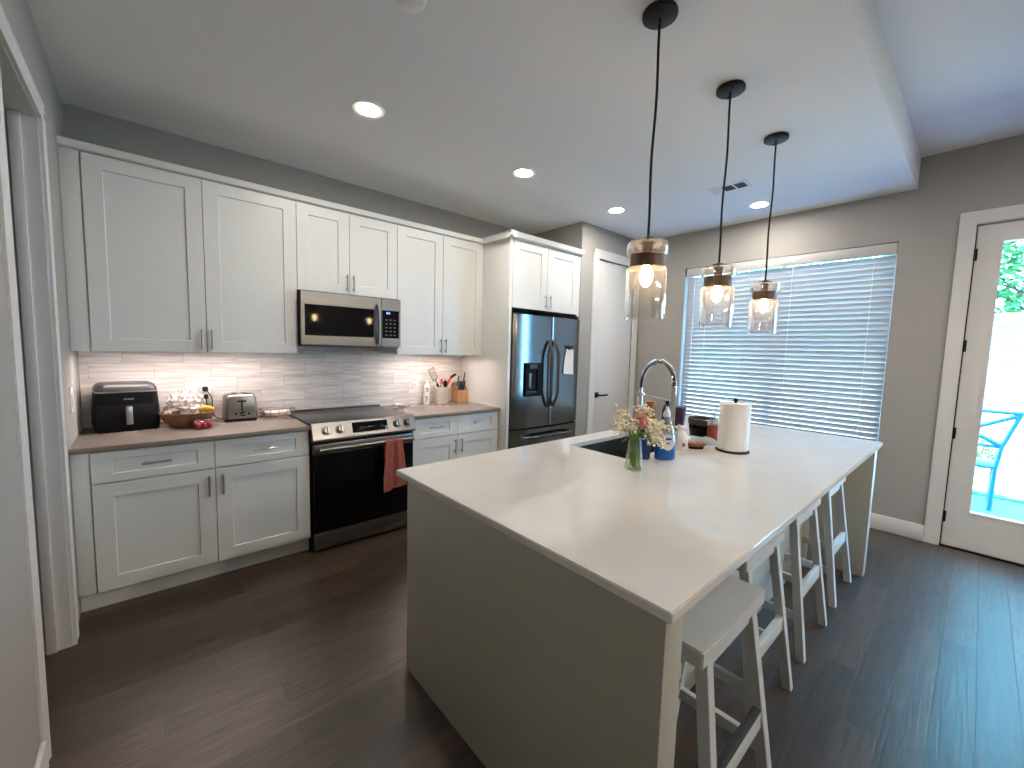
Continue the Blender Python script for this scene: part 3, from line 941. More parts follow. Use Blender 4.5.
# ------------------------------------------------------------------ stools
def make_stool():
    r = thing('bar_stool', '', 'stool', (0, 0, 0), 'white saddle stools along the island')
    # dished saddle seat
    ZT = 0.715
    b = B()
    n = 12
    L, D = 0.232, 0.112
    top = [(-L + 2*L*i/n, ZT - 0.012*(1-(2*i/n-1)**2)) for i in range(n+1)]
    b.prism(top + [(L, ZT-0.050), (-L, ZT-0.050)], -D, D, 'y', 0.004)
    obj('seat', b, 'stool', r)
    zl = ZT-0.046
    for sx in (-1, 1):
        for sy in (-1, 1):
            obj('leg', B().beam((sx*0.212, sy*0.175, 0), (sx*0.165, sy*0.086, zl), 0.036, 0.036, 0.002), 'stool', r)
    def lx(z): return 0.212 - 0.047*z/zl
    def ly(z): return 0.175 - 0.089*z/zl
    for sy in (-1, 1):
        y = sy*ly(0.31)
        fr_ = obj('foot_rail', B().box(-lx(0.31), lx(0.31), y-0.012, y+0.012, 0.275, 0.340, 0.002), 'stool', r)
        if sy < 0: r['front_rail'] = fr_.name
    for sx in (-1, 1):
        x = sx*lx(0.2)
        obj('side_rail', B().box(x-0.011, x+0.011, -ly(0.2), ly(0.2), 0.180, 0.222, 0.002), 'stool', r)
    for sy in (-1, 1):
        obj('apron', B().box(-0.16, 0.16, sy*0.086-0.01, sy*0.086+0.01, zl-0.045, zl+0.004), 'stool', r)
    return r
st = make_stool()
spots = [((1.598, -3.166), 'white saddle stool nearest the camera, seat showing beside the island end'),
         ((2.212, -3.057), 'second white saddle stool along the island, just behind the nearest'),
         ((2.885, -3.047), 'third white saddle stool along the island, counted from the camera'),
         ((3.562, -3.042), 'farthest white saddle stool, beside the far end panel of the island')]
for i, ((x, y), lab) in enumerate(spots):
    if i == 0:
        st.location = (x, y, 0)
        st['label'] = lab
    else:
        dup(st, (x, y, 0), lab)

# only the nearest stool shows a dark strip along its front foot rail
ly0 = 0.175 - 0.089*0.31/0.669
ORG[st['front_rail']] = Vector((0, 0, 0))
fp = obj('foot_strip', B().box(-0.170, 0.170, -ly0-0.0135, -ly0+0.0135, 0.3395, 0.3425, 0.0005), 'dgrey', bpy.data.objects[st['front_rail']])
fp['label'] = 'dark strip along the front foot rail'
for o in bpy.data.objects:
    if 'front_rail' in o: del o['front_rail']

# ------------------------------------------------------------------ pendants
def make_pendant():
    zc = H
    r = thing('pendant_light', '', 'pendant light', (0, 0, H), 'glass pendants over the island')
    cn = obj('canopy', B().lathe([(0, 0.0), (0.066, 0.0), (0.069, -0.006), (0.069, -0.018), (0.064, -0.022), (0, -0.025)], (0, 0, zc), 36), 'bmatte', r)
    for a in (0.6, 0.6+pi):
        obj('screw', B().cone((0.045*cos(a), 0.045*sin(a), zc-0.021), (0.045*cos(a), 0.045*sin(a), zc-0.030), 0.006, seg=12), 'bmatte', cn)
    pts = []
    for i in range(21):
        s_ = i/20
        pts.append((0.004*sin(s_*7)*sin(pi*s_), 0.003*cos(s_*9)*sin(pi*s_), zc-0.02 - (zc-0.02-1.975)*s_))
    obj('cord', B().tube(pts, 0.0055, 8), 'bmatte', r)
    obj('cap', B().lathe([(0, 1.974), (0.012, 1.974), (0.040, 1.963), (0.040, 1.953), (0, 1.953)], (0, 0, 0), 24), 'bmatte', r)
    obj('socket', B().lathe([(0, 1.953), (0.021, 1.953), (0.021, 1.872), (0.017, 1.866), (0, 1.866)], (0, 0, 0), 24), 'bronze', r)
    # collar, band and cylinder
    obj('glass_collar', B().lathe([(0.030, 1.952), (0.078, 1.952), (0.085, 1.944), (0.085, 1.905), (0.079, 1.897), (0.066, 1.896),
                                   (0.066, 1.899), (0.077, 1.900), (0.082, 1.907), (0.082, 1.942), (0.076, 1.949), (0.030, 1.949)], (0, 0, 0), 40, close=True), 'glass', r)
    obj('metal_band', B().lathe([(0.067, 1.897), (0.069, 1.897), (0.069, 1.845), (0.067, 1.845)], (0, 0, 0), 40, close=True), 'bronze', r)
    obj('glass_shade', B().lathe([(0.068, 1.848), (0.078, 1.846), (0.083, 1.838), (0.083, 1.632), (0.080, 1.632), (0.080, 1.836), (0.076, 1.843), (0.068, 1.845)], (0, 0, 0), 40, close=True), 'glass', r)
    obj('bulb', B().lathe([(0, 1.868), (0.012, 1.866), (0.014, 1.852), (0.024, 1.835), (0.028, 1.818), (0.0255, 1.798), (0.016, 1.778), (0.006, 1.768), (0, 1.766)], (0, 0, 0), 20), 'bulb_l', r)
    return r
pn = make_pendant()
pl = ['clear glass pendant light nearest the camera, largest in view', 'middle clear glass pendant light over the island', 'clear glass pendant light farthest from the camera, before the blind']
for i, x in enumerate((1.930, 2.637, 3.354)):
    if i == 0:
        pn.location = (x, -2.712, H)
        pn['label'] = pl[0]
    else:
        dup(pn, (x, -2.715, H), pl[i])

# ------------------------------------------------------------------ ceiling fittings
def make_can():
    r = thing('recessed_light', '', 'ceiling light', (0, 0, H), 'recessed lamps in the kitchen ceiling')
    obj('trim_ring', B().lathe([(0.066, 0.0), (0.094, 0.0), (0.094, -0.004), (0.088, -0.008), (0.066, -0.005)], (0, 0, H), 40, close=True), 'white', r)
    obj('diffuser', B().lathe([(0, -0.0015), (0.067, -0.0015), (0.067, -0.004), (0, -0.004)], (0, 0, H), 32), 'can_l', r)
    return r
cn = make_can()
cl = ['round recessed ceiling light above the left cabinets, nearest the camera', 'round recessed ceiling light above the right end of the range',
      'round recessed ceiling light above the refrigerator', 'round recessed ceiling light near the window and air vent']
for i, (x, y) in enumerate(((1.347, -1.19), (2.592, -1.19), (3.822, -1.20), (4.589, -2.22))):
    if i == 0:
        cn.location = (x, y, H)
        cn['label'] = cl[0]
    else:
        dup(cn, (x, y, H), cl[i])
for x, y, lab in ((2.5, -5.6, 'added unseen fill lamp over the left of the passage'), (3.6, -5.6, 'added unseen fill lamp over the right of the passage'),
                  (2.5, -7.6, 'added unseen fill lamp at the far left'), (3.6, -7.6, 'added unseen fill lamp at the far right')):
    c_ = dup(cn, (x, y, H2), lab)  # added out of view to brighten the cabinet fronts
    c_['group'] = 'added unseen fill lamps in the living area ceiling'
    for k_ in c_.children:
        if k_.name.startswith('diffuser'):
            k_.data = k_.data.copy()
            k_.data.materials[0] = M['fill_l']
vt = thing('air_vent', 'white ceiling air vent with two dark grilles', 'vent', (3.99, -2.18, H))
obj('frame', B().slab([3.905, 3.930, 4.050, 4.075], [-2.335, -2.315, -2.238, -2.225, -2.145, -2.132, -2.05, -2.03], H-0.007, H-0.0005, holes={(1, 1), (1, 3), (1, 5)}, axis='z', bev=0.001), 'white', vt)
for i, (a, b_) in enumerate(((-2.318, -2.236), (-2.227, -2.143), (-2.134, -2.048))):
    t = B().box(3.929, 4.051, a, b_, H-0.0020, H-0.0005)
    for k in range(8):
        x = 3.934+k*0.015
        t.box(x, x+0.006, a, b_, H-0.0065, H-0.0020)
    obj('grille', t, 'vent' if i < 2 else 'white', vt)
tag(obj('smoke_detector', B().lathe([(0, -0.034), (0.045, -0.034), (0.058, -0.026), (0.062, -0.010), (0.062, 0), (0, 0)], (1.145, -2.09, H-0.0003), 32), 'white'),
    'white round smoke detector on the ceiling at the top edge', 'smoke detector')

# ------------------------------------------------------------------ outlets and switch
def plate_back(name, label, x0, x1, z0, z1, cat):
    o = thing(name, label, cat, ((x0+x1)/2, YW-0.0115, (z0+z1)/2))
    obj('plate', B().box(x0, x1, YW-0.0165, YW-0.0115, z0, z1, 0.0015), 'white', o)
    return o
ou = plate_back('outlet', 'white wall outlet with two black plugs behind the fruit bowl', 0.588, 0.666, 1.035, 1.187, 'outlet')
for z in (1.140, 1.085):
    obj('socket_face', B().cone((0.627, YW-0.0165, z), (0.627, YW-0.0185, z), 0.018, seg=16), 'white', ou)
o2 = plate_back('outlet', 'white wall outlet behind the spray can', 2.268, 2.350, 1.063, 1.196, 'outlet')
for z in (1.155, 1.104):
    s_ = obj('socket_face', B().box(2.292, 2.326, YW-0.0185, YW-0.0165, z-0.018, z+0.018, 0.001), 'white', o2)
    obj('slots', B().box(2.302, 2.305, YW-0.0190, YW-0.0184, z-0.006, z+0.008).box(2.313, 2.316, YW-0.0190, YW-0.0184, z-0.006, z+0.008), 'dgrey', s_)
sw = thing('light_switch', 'white rocker light switch on the left wall', 'switch', (0, -0.43, 1.14))
obj('plate', B().box(0.0003, 0.006, -0.475, -0.385, 1.075, 1.215, 0.0015), 'white', sw)
obj('rocker', B().box(0.006, 0.010, -0.447, -0.413, 1.110, 1.180, 0.001), 'white', sw)
for k, (z, lab, pts) in enumerate(((1.140, 'black plug and cord in the upper socket behind the bowl', [(0.632, -0.06, 1.13), (0.66, -0.05, 1.08), (0.668, -0.03, 0.99), (0.69, -0.02, 0.925), (0.78, -0.02, 0.919)]),
                                   (1.085, 'black plug and cord in the lower socket behind the bowl', [(0.628, -0.06, 1.075), (0.628, -0.045, 1.0), (0.58, -0.01, 0.93), (0.40, 0.0, 0.919), (0.36, -0.02, 0.919)]))):
    pc = thing('power_cord', lab, 'cord', (0.627, YW-0.02, z), 'cords plugged in behind the bowl')
    obj('plug', B().box(0.612, 0.642, -0.045, YW-0.019, z-0.016, z+0.016, 0.005).cone((0.627, -0.045, z), (0.630, -0.062, z-0.006), 0.010, 0.006), 'black', pc)
    # smooth the cord a little
    P = [Vector(p) for p in pts]
    sm = []
    for i in range(len(P)-1):
        for j in range(6):
            a = P[max(0, i-1)]; b_ = P[i]; c_ = P[i+1]; d_ = P[min(len(P)-1, i+2)]
            u = j/6
            sm.append(0.5*((2*b_) + (c_-a)*u + (2*a-5*b_+4*c_-d_)*u*u + (3*b_-a-3*c_+d_)*u**3))
    sm.append(P[-1])
    obj('cord', B().tube(sm, 0.0035, 8), 'black', pc)

# ------------------------------------------------------------------ left worktop items
# air fryer, turned a little towards the room
af = thing('air_fryer', 'black two-tone air fryer with a silver drawer handle', 'air fryer', (0.212, -0.125, CT))
RZ = Matrix.Translation((0.210, -0.110, CT)) @ Matrix.Rotation(radians(7), 4, 'Z') @ Matrix.Diagonal((0.95, 0.95, 0.98, 1))
def rr(w, d, r, n=6):
    pts = []
    for cx, cy, a0 in ((w-r, -d+r, -pi/2), (w-r, d-r, 0), (-w+r, d-r, pi/2), (-w+r, -d+r, pi)):
        for i in range(n+1):
            a = a0 + pi/2*i/n
            pts.append((cx + r*cos(a), cy + r*sin(a)))
    return pts
def loft(secs):
    """stack of rounded rectangles (half width, half depth, radius, z)"""
    b = B()
    t = bmesh.new()
    rings = [[t.verts.new((x, y, z)) for x, y in rr(w, d, r)] for w, d, r, z in secs]
    for A, C in zip(rings[:-1], rings[1:]):
        n = len(A)
        for k in range(n):
            t.faces.new((A[k], A[(k+1) % n], C[(k+1) % n], C[k]))
    t.faces.new(rings[0][::-1])
    t.faces.new(rings[-1])
    bmesh.ops.recalc_face_normals(t, faces=t.faces[:])
    return t
obj('body', B().merge(loft([(0.150, 0.112, 0.03, 0.0), (0.158, 0.118, 0.035, 0.012), (0.164, 0.120, 0.04, 0.05), (0.160, 0.120, 0.04, 0.15), (0.152, 0.118, 0.04, 0.252)]), RZ), 'black', af)
obj('lid', B().merge(loft([(0.152, 0.118, 0.04, 0.252), (0.150, 0.116, 0.04, 0.272), (0.138, 0.100, 0.04, 0.294), (0.12, 0.085, 0.04, 0.302)]), RZ), 'dgrey', af)
obj('lid_trim', B().merge(loft([(0.1535, 0.1195, 0.04, 0.246), (0.1535, 0.1195, 0.04, 0.254)]), RZ), 'nickel', af)
dw = obj('drawer', B().box(-0.152, 0.152, -0.1225, -0.08, 0.018, 0.172, 0.012, mtx=RZ), 'black', af)
obj('handle', B().box(-0.017, 0.017, -0.152, -0.118, 0.045, 0.162, 0.006, mtx=RZ), 'nickel', dw)
obj('badge', B().box(-0.022, 0.028, -0.1215, -0.117, 0.200, 0.208, mtx=RZ), 'nickel', af)

# wicker fruit bowl with a bag, bananas
bc = Vector((0.512, -0.222, CT))
tag(obj('wicker_bowl', B().lathe([(0, 0.004), (0.075, 0.004), (0.085, 0.0), (0.10, 0.012), (0.135, 0.055), (0.150, 0.095), (0.152, 0.100), (0.147, 0.101), (0.130, 0.057), (0.095, 0.018), (0.075, 0.012), (0, 0.012)], bc, 40, sy=0.92), 'wicker'),
    'brown woven wicker bowl between the air fryer and the toaster', 'bowl')
from mathutils import noise
def bagpt(u, v):
    a = 2*pi*u
    ph = v*pi*0.93
    d = Vector((sin(ph)*cos(a), sin(ph)*sin(a), -cos(ph)))
    k = noise.noise(d*3.1+Vector((3, 1, 7)))*0.30 + noise.noise(d*7.5)*0.20 + noise.noise(d*15.0)*0.10
    r = 1.0 + k
    return (bc.x-0.014 + 0.104*r*d.x, bc.y+0.008 + 0.086*r*d.y, bc.z + 0.135 + 0.098*r*d.z*(1.0 if d.z > 0 else 0.9))
tag(obj('plastic_bag', B().sheet(bagpt, 46, 26), 'bag', smooth=18), 'clear crinkled plastic bag stuffed in the wicker bowl', 'bag')
tag(obj('avocado', B().ball(bc+Vector((-0.045, -0.045, 0.085)), 0.046, 0.036, 0.034), 'dgrey'), 'dark lump of fruit at the left in the wicker bowl', 'fruit')
for i, (dx, dy, az) in enumerate(((0.085, 0.005, 0.4), (0.098, -0.035, 0.1))):
    c0 = bc + Vector((dx, dy, 0.098))
    pts = []
    rs = []
    for k in range(9):
        s_ = k/8
        a = (s_-0.5)*1.6
        pts.append(c0 + Vector((0.06*sin(a)*cos(az), 0.06*sin(a)*sin(az), 0.030*cos(a)-0.012)))
        rs.append(0.004 + 0.014*sin(pi*min(1, max(0, s_*0.94+0.03)))**0.6)
    bn = thing('banana', ('yellow banana at the back of the wicker bowl', 'yellow banana at the front right of the wicker bowl')[i], 'banana', c0, 'bananas in the bowl')
    obj('peel', B().tube(pts, rs, 10), 'yellow', bn)
    obj('stem', B().tube([pts[-1], pts[-1]+Vector((0.012, 0.002, 0.012))], [0.005, 0.004], 8), 'brown', bn)
# clamshell of strawberries
cs = Vector((0.578, -0.352, CT))
pk = thing('berry_box', 'small clear box of red strawberries before the wicker bowl', 'fruit box', cs)
cm = Matrix.Translation(cs) @ Matrix.Rotation(radians(14), 4, 'Z')
obj('tray', B().merge(loft([(0.048, 0.040, 0.012, 0.001), (0.054, 0.046, 0.014, 0.045), (0.058, 0.050, 0.014, 0.047)]), cm), 'vase', pk)
obj('lid', B().merge(loft([(0.058, 0.050, 0.014, 0.048), (0.052, 0.044, 0.014, 0.062), (0.048, 0.040, 0.012, 0.064)]), cm), 'vase', pk)
k = 0
for ix in range(3):
    for iy in range(2):
        p = cm @ Vector((-0.032+0.032*ix, -0.018+0.036*iy, 0.024))
        sb = thing('strawberry', 'red strawberry packed inside the clear fruit box', 'strawberry', p, 'strawberries in the clear box')
        obj('flesh', B().lathe([(0, -0.020), (0.008, -0.016), (0.0155, 0.0), (0.015, 0.010), (0.007, 0.017), (0, 0.018)], p, 14), 'berry', sb)
        obj('leaf_cap', B().lathe([(0, 0.020), (0.009, 0.0175), (0.004, 0.0185)], p, 7), 'leafd', sb)
# toaster
tp = Vector((0.822, -0.098, CT))
to = thing('toaster', 'two-slice stainless toaster with its lever facing the room', 'toaster', tp)
TM = Matrix.Translation(tp)
obj('shell', B().merge(loft([(0.098, 0.092, 0.02, 0.018), (0.100, 0.094, 0.022, 0.05), (0.094, 0.090, 0.024, 0.168), (0.085, 0.082, 0.024, 0.188), (0.074, 0.074, 0.022, 0.193)]), TM), 'steel', to)
obj('base', B().merge(loft([(0.094, 0.088, 0.02, 0.0), (0.097, 0.091, 0.02, 0.018)]), TM), 'black', to)
for sx in (-0.030, 0.030):
    obj('slot', B().box(tp.x+sx-0.014, tp.x+sx+0.014, tp.y-0.062, tp.y+0.062, CT+0.1915, CT+0.1965, 0.002), 'dgrey', to)
obj('lever_track', B().box(tp.x-0.004, tp.x+0.004, tp.y-0.0955, tp.y-0.088, CT+0.072, CT+0.158), 'black', to)
obj('lever', B().box(tp.x-0.026, tp.x+0.026, tp.y-0.110, tp.y-0.090, CT+0.140, CT+0.152, 0.004), 'black', to)
kn = obj('browning_knob', B().cone((tp.x+0.004, tp.y-0.093, CT+0.052), (tp.x+0.004, tp.y-0.109, CT+0.052), 0.017, 0.015, seg=20), 'black', to)
obj('knob_mark', B().box(tp.x-0.008, tp.x+0.016, tp.y-0.111, tp.y-0.1085, CT+0.050, CT+0.054), 'nickel', kn)
obj('button', B().cone((tp.x+0.042, tp.y-0.092, CT+0.052), (tp.x+0.042, tp.y-0.099, CT+0.052), 0.008, seg=14).cone((tp.x-0.038, tp.y-0.092, CT+0.056), (tp.x-0.038, tp.y-0.098, CT+0.056), 0.007, seg=14), 'black', to)
# wire tray with napkins
wt = Vector((1.075, -0.060, CT))
t = B()
for z, s_ in ((0.006, 0.88), (0.028, 0.95), (0.058, 1.0)):
    pts = [Vector((wt.x + 0.115*s_*cx, wt.y + 0.058*s_*cy, CT+z)) for cx, cy in ((-1, -1), (1, -1), (1, 1), (-1, 1), (-1, -1))]
    t.tube(pts, 0.0026 if z < 0.05 else 0.0035, 6)
for cx in (-1, -0.5, 0, 0.5, 1):
    for cy in (-1, 1):
        t.tube([(wt.x+0.101*cx, wt.y+0.051*cy, CT+0.006), (wt.x+0.115*cx, wt.y+0.058*cy, CT+0.058)], 0.0018, 6)
for cx in (-0.75, -0.25, 0.25, 0.75):
    t.tube([(wt.x+0.101*cx, wt.y-0.051, CT+0.005), (wt.x+0.101*cx, wt.y+0.051, CT+0.005)], 0.0018, 6)
tag(obj('wire_tray', t, mat('copper wire', (0.42, 0.20, 0.12), 0.3, 0.9, var=0.05)), 'copper wire tray of white napkins beside the cooktop', 'tray')
def nap(u, v):
    return (wt.x - 0.088 + 0.176*u, wt.y - 0.042 + 0.084*v, CT + 0.030 + 0.006*sin(u*11)*sin(v*6) + 0.012*v)
tag(obj('napkin_stack', B().sheet(nap, 16, 8, thick=0.022), 'paper'), 'loose stack of white napkins in the wire tray', 'napkins')

# ------------------------------------------------------------------ right worktop items
tag(obj('spoon_rest', B().lathe([(0, 0.004), (0.040, 0.002), (0.052, 0.0), (0.064, 0.014), (0.070, 0.026), (0.066, 0.027), (0.058, 0.014), (0.040, 0.010), (0, 0.009)], (2.120, -0.105, CT+0.0005), 32, sy=0.85), 'white'),
    'small shallow cream dish on the worktop right of the cooktop', 'dish')
sc = thing('spray_can', 'slim white aerosol can with blue print on the right worktop', 'can', (2.410, -0.040, CT))
obj('can', B().lathe([(0, 0), (0.029, 0), (0.030, 0.004), (0.030, 0.176), (0.027, 0.184), (0.020, 0.188), (0, 0.188)], (2.410, -0.040, CT), 24), 'white', sc)
obj('cap', B().lathe([(0.021, 0.186), (0.021, 0.205), (0.014, 0.214), (0.012, 0.232), (0, 0.234)], (2.410, -0.040, CT), 20), 'white', sc)
t = B()
for z, a0, a1, h in ((0.150, -1.2, -0.2, 0.010), (0.135, -1.25, -0.1, 0.008), (0.12, -1.1, -0.3, 0.006), (0.062, -1.3, -0.7, 0.014), (0.040, -1.15, -0.55, 0.010), (0.024, -1.3, -0.8, 0.008)):
    def fn(u, v, z=z, a0=a0, a1=a1, h=h):
        a = -pi/2 - 0.25 + (a0 + (a1-a0)*u + 0.7)
        return (2.410 + 0.0306*cos(a), -0.040 + 0.0306*sin(a), CT + z + h*v)
    t.sheet(fn, 8, 1, thick=0.0004)
obj('print', t, 'ink', sc)
# crock with utensils
cc = Vector((2.572, -0.065, CT))
tag(obj('utensil_crock', B().lathe([(0, 0), (0.068, 0), (0.072, 0.005), (0.076, 0.150), (0.080, 0.156), (0.080, 0.166), (0.073, 0.166), (0.069, 0.150), (0.066, 0.012), (0, 0.012)], cc, 36), 'ceramic'),
    'round cream ceramic crock full of utensils', 'crock')
def utensil(name, label, cat, b_handle, m1, bhead, m2):
    o = thing(name, label, cat, cc+Vector((0, 0, 0.02)), 'utensils in the crock')
    obj('shaft', b_handle, m1, o)
    obj('head', bhead, m2, o)
    return o
# wire turner leaning left
h0, h1, h2 = cc+Vector((0.02, 0.0, 0.02)), cc+Vector((-0.062, -0.01, 0.20)), cc+Vector((-0.085, -0.012, 0.245))
t = B()
ax = (h2-h1).normalized()
sd = Vector((0.62, 0, 0.78)).cross(Vector((0, 1, 0))).normalized()
sd = Vector((ax.z, 0, -ax.x))
q = [h2-sd*0.030, h2+ax*0.12-sd*0.034, h2+ax*0.12+sd*0.034, h2+sd*0.030, h2-sd*0.030]
t.tube(q, 0.0042, 6)
for k in (-0.5, 0, 0.5):
    t.tube([h2+sd*0.03*k, h2+ax*0.12+sd*0.034*k], 0.0026, 6)
t.tube([h1, h2], 0.0055, 6)
utensil('wire_turner', 'wire turner with a black handle leaning left out of the crock', 'utensil', B().tube([h0, h1], 0.0105, 10), 'black', t, 'dgrey')
# whisk loop
w0, w1 = cc+Vector((-0.01, 0.01, 0.02)), cc+Vector((0.01, 0.012, 0.19))
t = B()
for a in (0, pi/3, 2*pi/3):
    t.tube([w1 + Vector((cos(a)*0.034*sin(k/12*2*pi)*(0.5+0.5*sin(k/12*pi)), sin(a)*0.034*sin(k/12*2*pi)*(0.5+0.5*sin(k/12*pi)), 0.055*(1-cos(k/12*2*pi)))) for k in range(13)], 0.0015, 6)
utensil('whisk', 'wire balloon whisk standing in the middle of the crock', 'utensil', B().tube([w0, w1], 0.007, 10), 'nickel', t, 'nickel')
w0, w1 = cc+Vector((0.0, -0.01, 0.02)), cc+Vector((0.006, -0.045, 0.165))
utensil('serving_spoon', 'black serving spoon with a broad head in the crock', 'utensil', B().tube([w0, w1], 0.006, 10), 'black', B().ball(w1+Vector((0.002, -0.004, 0.035)), 0.026, 0.010, 0.036), 'black')
w0, w1, w2 = cc+Vector((-0.03, 0.0, 0.02)), cc+Vector((0.050, -0.02, 0.19)), cc+Vector((0.088, -0.024, 0.255))
utensil('peeler', 'red-handled utensil with a black tip leaning right out of the crock', 'utensil', B().tube([w0, w1, w2], [0.010, 0.013, 0.012], 12), 'red', B().tube([w2, w2+Vector((0.040, -0.002, 0.030)), w2+Vector((0.065, -0.002, 0.034))], [0.013, 0.014, 0.010], 12), 'black')
for k, (dx, dy, c_) in enumerate(((-0.030, -0.02, 'wood'), (-0.018, -0.03, 'red'))):
    w0, w1 = cc+Vector((-0.02*k, 0.0, 0.02)), cc+Vector((dx, dy, 0.205))
    utensil('spatula', ('wooden spatula tip showing above the crock rim', 'red spatula tip showing above the crock rim')[k], 'utensil', B().tube([w0, w1], 0.005, 8), 'wood', B().box(w1.x-0.010, w1.x+0.010, w1.y-0.003, w1.y+0.003, w1.z-0.01, w1.z+0.045, 0.003), c_)
# knife block with knives
kb = Vector((2.800, -0.068, CT))
tag(obj('knife_block', B().prism([(kb.y-0.055, CT), (kb.y+0.080, CT), (kb.y+0.080, CT+0.190), (kb.y+0.035, CT+0.205), (kb.y-0.055, CT+0.120)], kb.x-0.064, kb.x+0.062, 'x', 0.003), 'wood'),
    'pale wooden knife block in the corner of the right worktop', 'knife block')
kdir = Vector((0, -0.30, 0.95)).normalized()
for k, (dx, f, L) in enumerate(((-0.060, 0.10, 0.100), (-0.039, 0.10, 0.100), (-0.018, 0.10, 0.100), (0.003, 0.10, 0.100), (-0.046, 0.55, 0.110), (0.040, 0.75, 0.130))):
    base = Vector((kb.x+dx, kb.y-0.055+0.09*f, CT+0.120+0.085*f))
    kn = thing('kitchen_knife', ('dark-handled steak knife in the front row of the knife block', 'large dark-handled knife at the back left of the knife block', 'large grey-handled knife standing tallest in the knife block')[0 if k < 4 else k-3], 'knife', base, 'knives in the block')
    kk = Vector((0, -0.25, 0.97)).normalized() if k >= 4 else kdir
    obj('handle', B().tube([base-kk*0.004, base+kk*L*0.5, base+kk*L], [0.0078, 0.0085, 0.0075], 10), mat('slate grey handle', (0.05, 0.075, 0.10), 0.4, var=0.05) if k == 0 else bpy.data.materials['slate grey handle'], kn)
    obj('bolster', B().tube([base-kk*0.012, base-kk*0.002], 0.009, 10), 'nickel', kn)

# ------------------------------------------------------------------ island items
# vase and bouquet
vc = Vector((2.095, -2.600, CT))
va = thing('flower_vase', 'clear flared glass vase of flowers on the island', 'vase', vc)
obj('glass', B().lathe([(0, 0.001), (0.044, 0.001), (0.046, 0.006), (0.036, 0.09), (0.030, 0.15), (0.031, 0.165), (0.0285, 0.165), (0.0275, 0.15), (0.0335, 0.09), (0.042, 0.010), (0, 0.008)], vc, 32), 'vase', va)
obj('water', B().lathe([(0, 0.0095), (0.041, 0.0105), (0.0345, 0.075), (0, 0.075)], vc, 28), clear('vase water', (0.92, 0.96, 0.84), 0.03), va)
def sprig(label, tip, nclump, spread, count, seed):
    rnd = random.Random(seed)
    o = thing('baby_breath', label, 'flower', vc+Vector((0, 0, 0.012)), 'white filler flowers in the vase')
    tip = vc + Vector(tip)
    b0 = vc + Vector((rnd.uniform(-0.02, 0.02), rnd.uniform(-0.02, 0.02), 0.014))
    nk = vc + Vector((tip.x-vc.x, tip.y-vc.y, 0)).normalized()*0.014 + Vector((0, 0, 0.155))
    t = B().tube([b0, nk, nk.lerp(tip, 0.5)+Vector((0, 0, 0.015)), tip], [0.0026, 0.0022, 0.0016, 0.001], 6)
    f = B()
    for i in range(count):
        a = Vector((rnd.gauss(0, 1), rnd.gauss(0, 1), rnd.gauss(0, 0.8)))*spread*0.55
        p = tip + a
        mid = nk.lerp(tip, 0.62)
        if i % 3 == 0: t.tube([mid, p], [0.0010, 0.0006], 4)
        r = rnd.uniform(0.0045, 0.0085)
        f.ball(p, r, r, r*0.8, 7, 5)
    obj('stems', t, 'stem', o)
    obj('blossoms', f, 'cream', o)
R3 = Vector((r2.x, r2.y, 0)).normalized()   # a horizontal direction across the bouquet
def dirp(a, d, z):
    return (R3.x*a + -R3.y*d*0 + fw.x*d, R3.y*a + fw.y*d, z)
sprig('loose white filler flowers at the upper left of the vase', dirp(-0.060, 0.02, 0.258), 3, 0.040, 60, 1)
sprig('cream filler flowers at the left edge of the bouquet', dirp(-0.078, -0.02, 0.212), 3, 0.034, 60, 2)
sprig('cream filler flowers just under the pink bloom', dirp(-0.03, -0.03, 0.222), 3, 0.036, 60, 3)
sprig('cream filler flowers right of the pink bloom', dirp(0.060, 0.01, 0.242), 3, 0.040, 70, 4)
sprig('white filler flowers drooping low at the right of the vase', dirp(0.085, -0.03, 0.158), 3, 0.038, 80, 5)
sprig('white filler flowers at the far right beside the soap bottle', dirp(0.118, 0.0, 0.205), 3, 0.034, 60, 6)
sprig('cream filler flowers massed low before the soap bottles', dirp(0.070, -0.01, 0.200), 3, 0.040, 90, 9)
sprig('white filler flowers reaching up at the back of the bouquet', dirp(0.045, 0.05, 0.292), 3, 0.032, 45, 8)
pf = thing('carnation', 'single pink bloom in the middle of the vase bouquet', 'flower', vc+Vector((0, 0, 0.012)))
pc_ = vc + Vector(dirp(0.014, -0.03, 0.246))
obj('stem', B().tube([vc+Vector((0.01, 0, 0.014)), vc+Vector((0.004, 0.004, 0.155)), pc_-Vector((0, 0, 0.02))], 0.003, 8), 'stem', pf)
t = B()
rnd = random.Random(5)
t.ball(pc_, 0.020, u=12, v=8)
for k in range(46):
    # ruffled petals spread over a ball
    z = 1 - 1.75*(k+0.5)/46
    a = k*2.39996
    q = math.sqrt(max(0, 1-z*z))
    d = Vector((q*cos(a), q*sin(a), z))
    s1_ = d.cross(Vector((0.3, 0.2, 1))).normalized()
    s2_ = d.cross(s1_)
    def pet(u, v, d=d, s1_=s1_, s2_=s2_, k=k):
        w = (u-0.5)*0.024*sin(pi*min(1, v*0.7+0.2))
        return pc_ + d*(0.012 + 0.026*v) + s1_*w + s2_*(0.004*sin(u*11+k)*v + 0.010*v*v)
    t.sheet(pet, 5, 4)
obj('petals', t, 'pink', pf)
lv = thing('leafy_stem', 'dark green leafy stems at the neck of the vase', 'leaves', vc+Vector((0, 0, 0.012)))
t = B()
for k in range(9):
    a = rnd.uniform(0, 2*pi)
    q0 = vc + Vector((rnd.uniform(-.025, .025), rnd.uniform(-.025, .025), 0.014))
    t.tube([q0, vc+Vector((cos(a)*0.016, sin(a)*0.016, 0.15)), vc+Vector((cos(a)*0.05, sin(a)*0.05, 0.21))], 0.0032, 6)
obj('stems', t, 'stem', lv)
t = B()
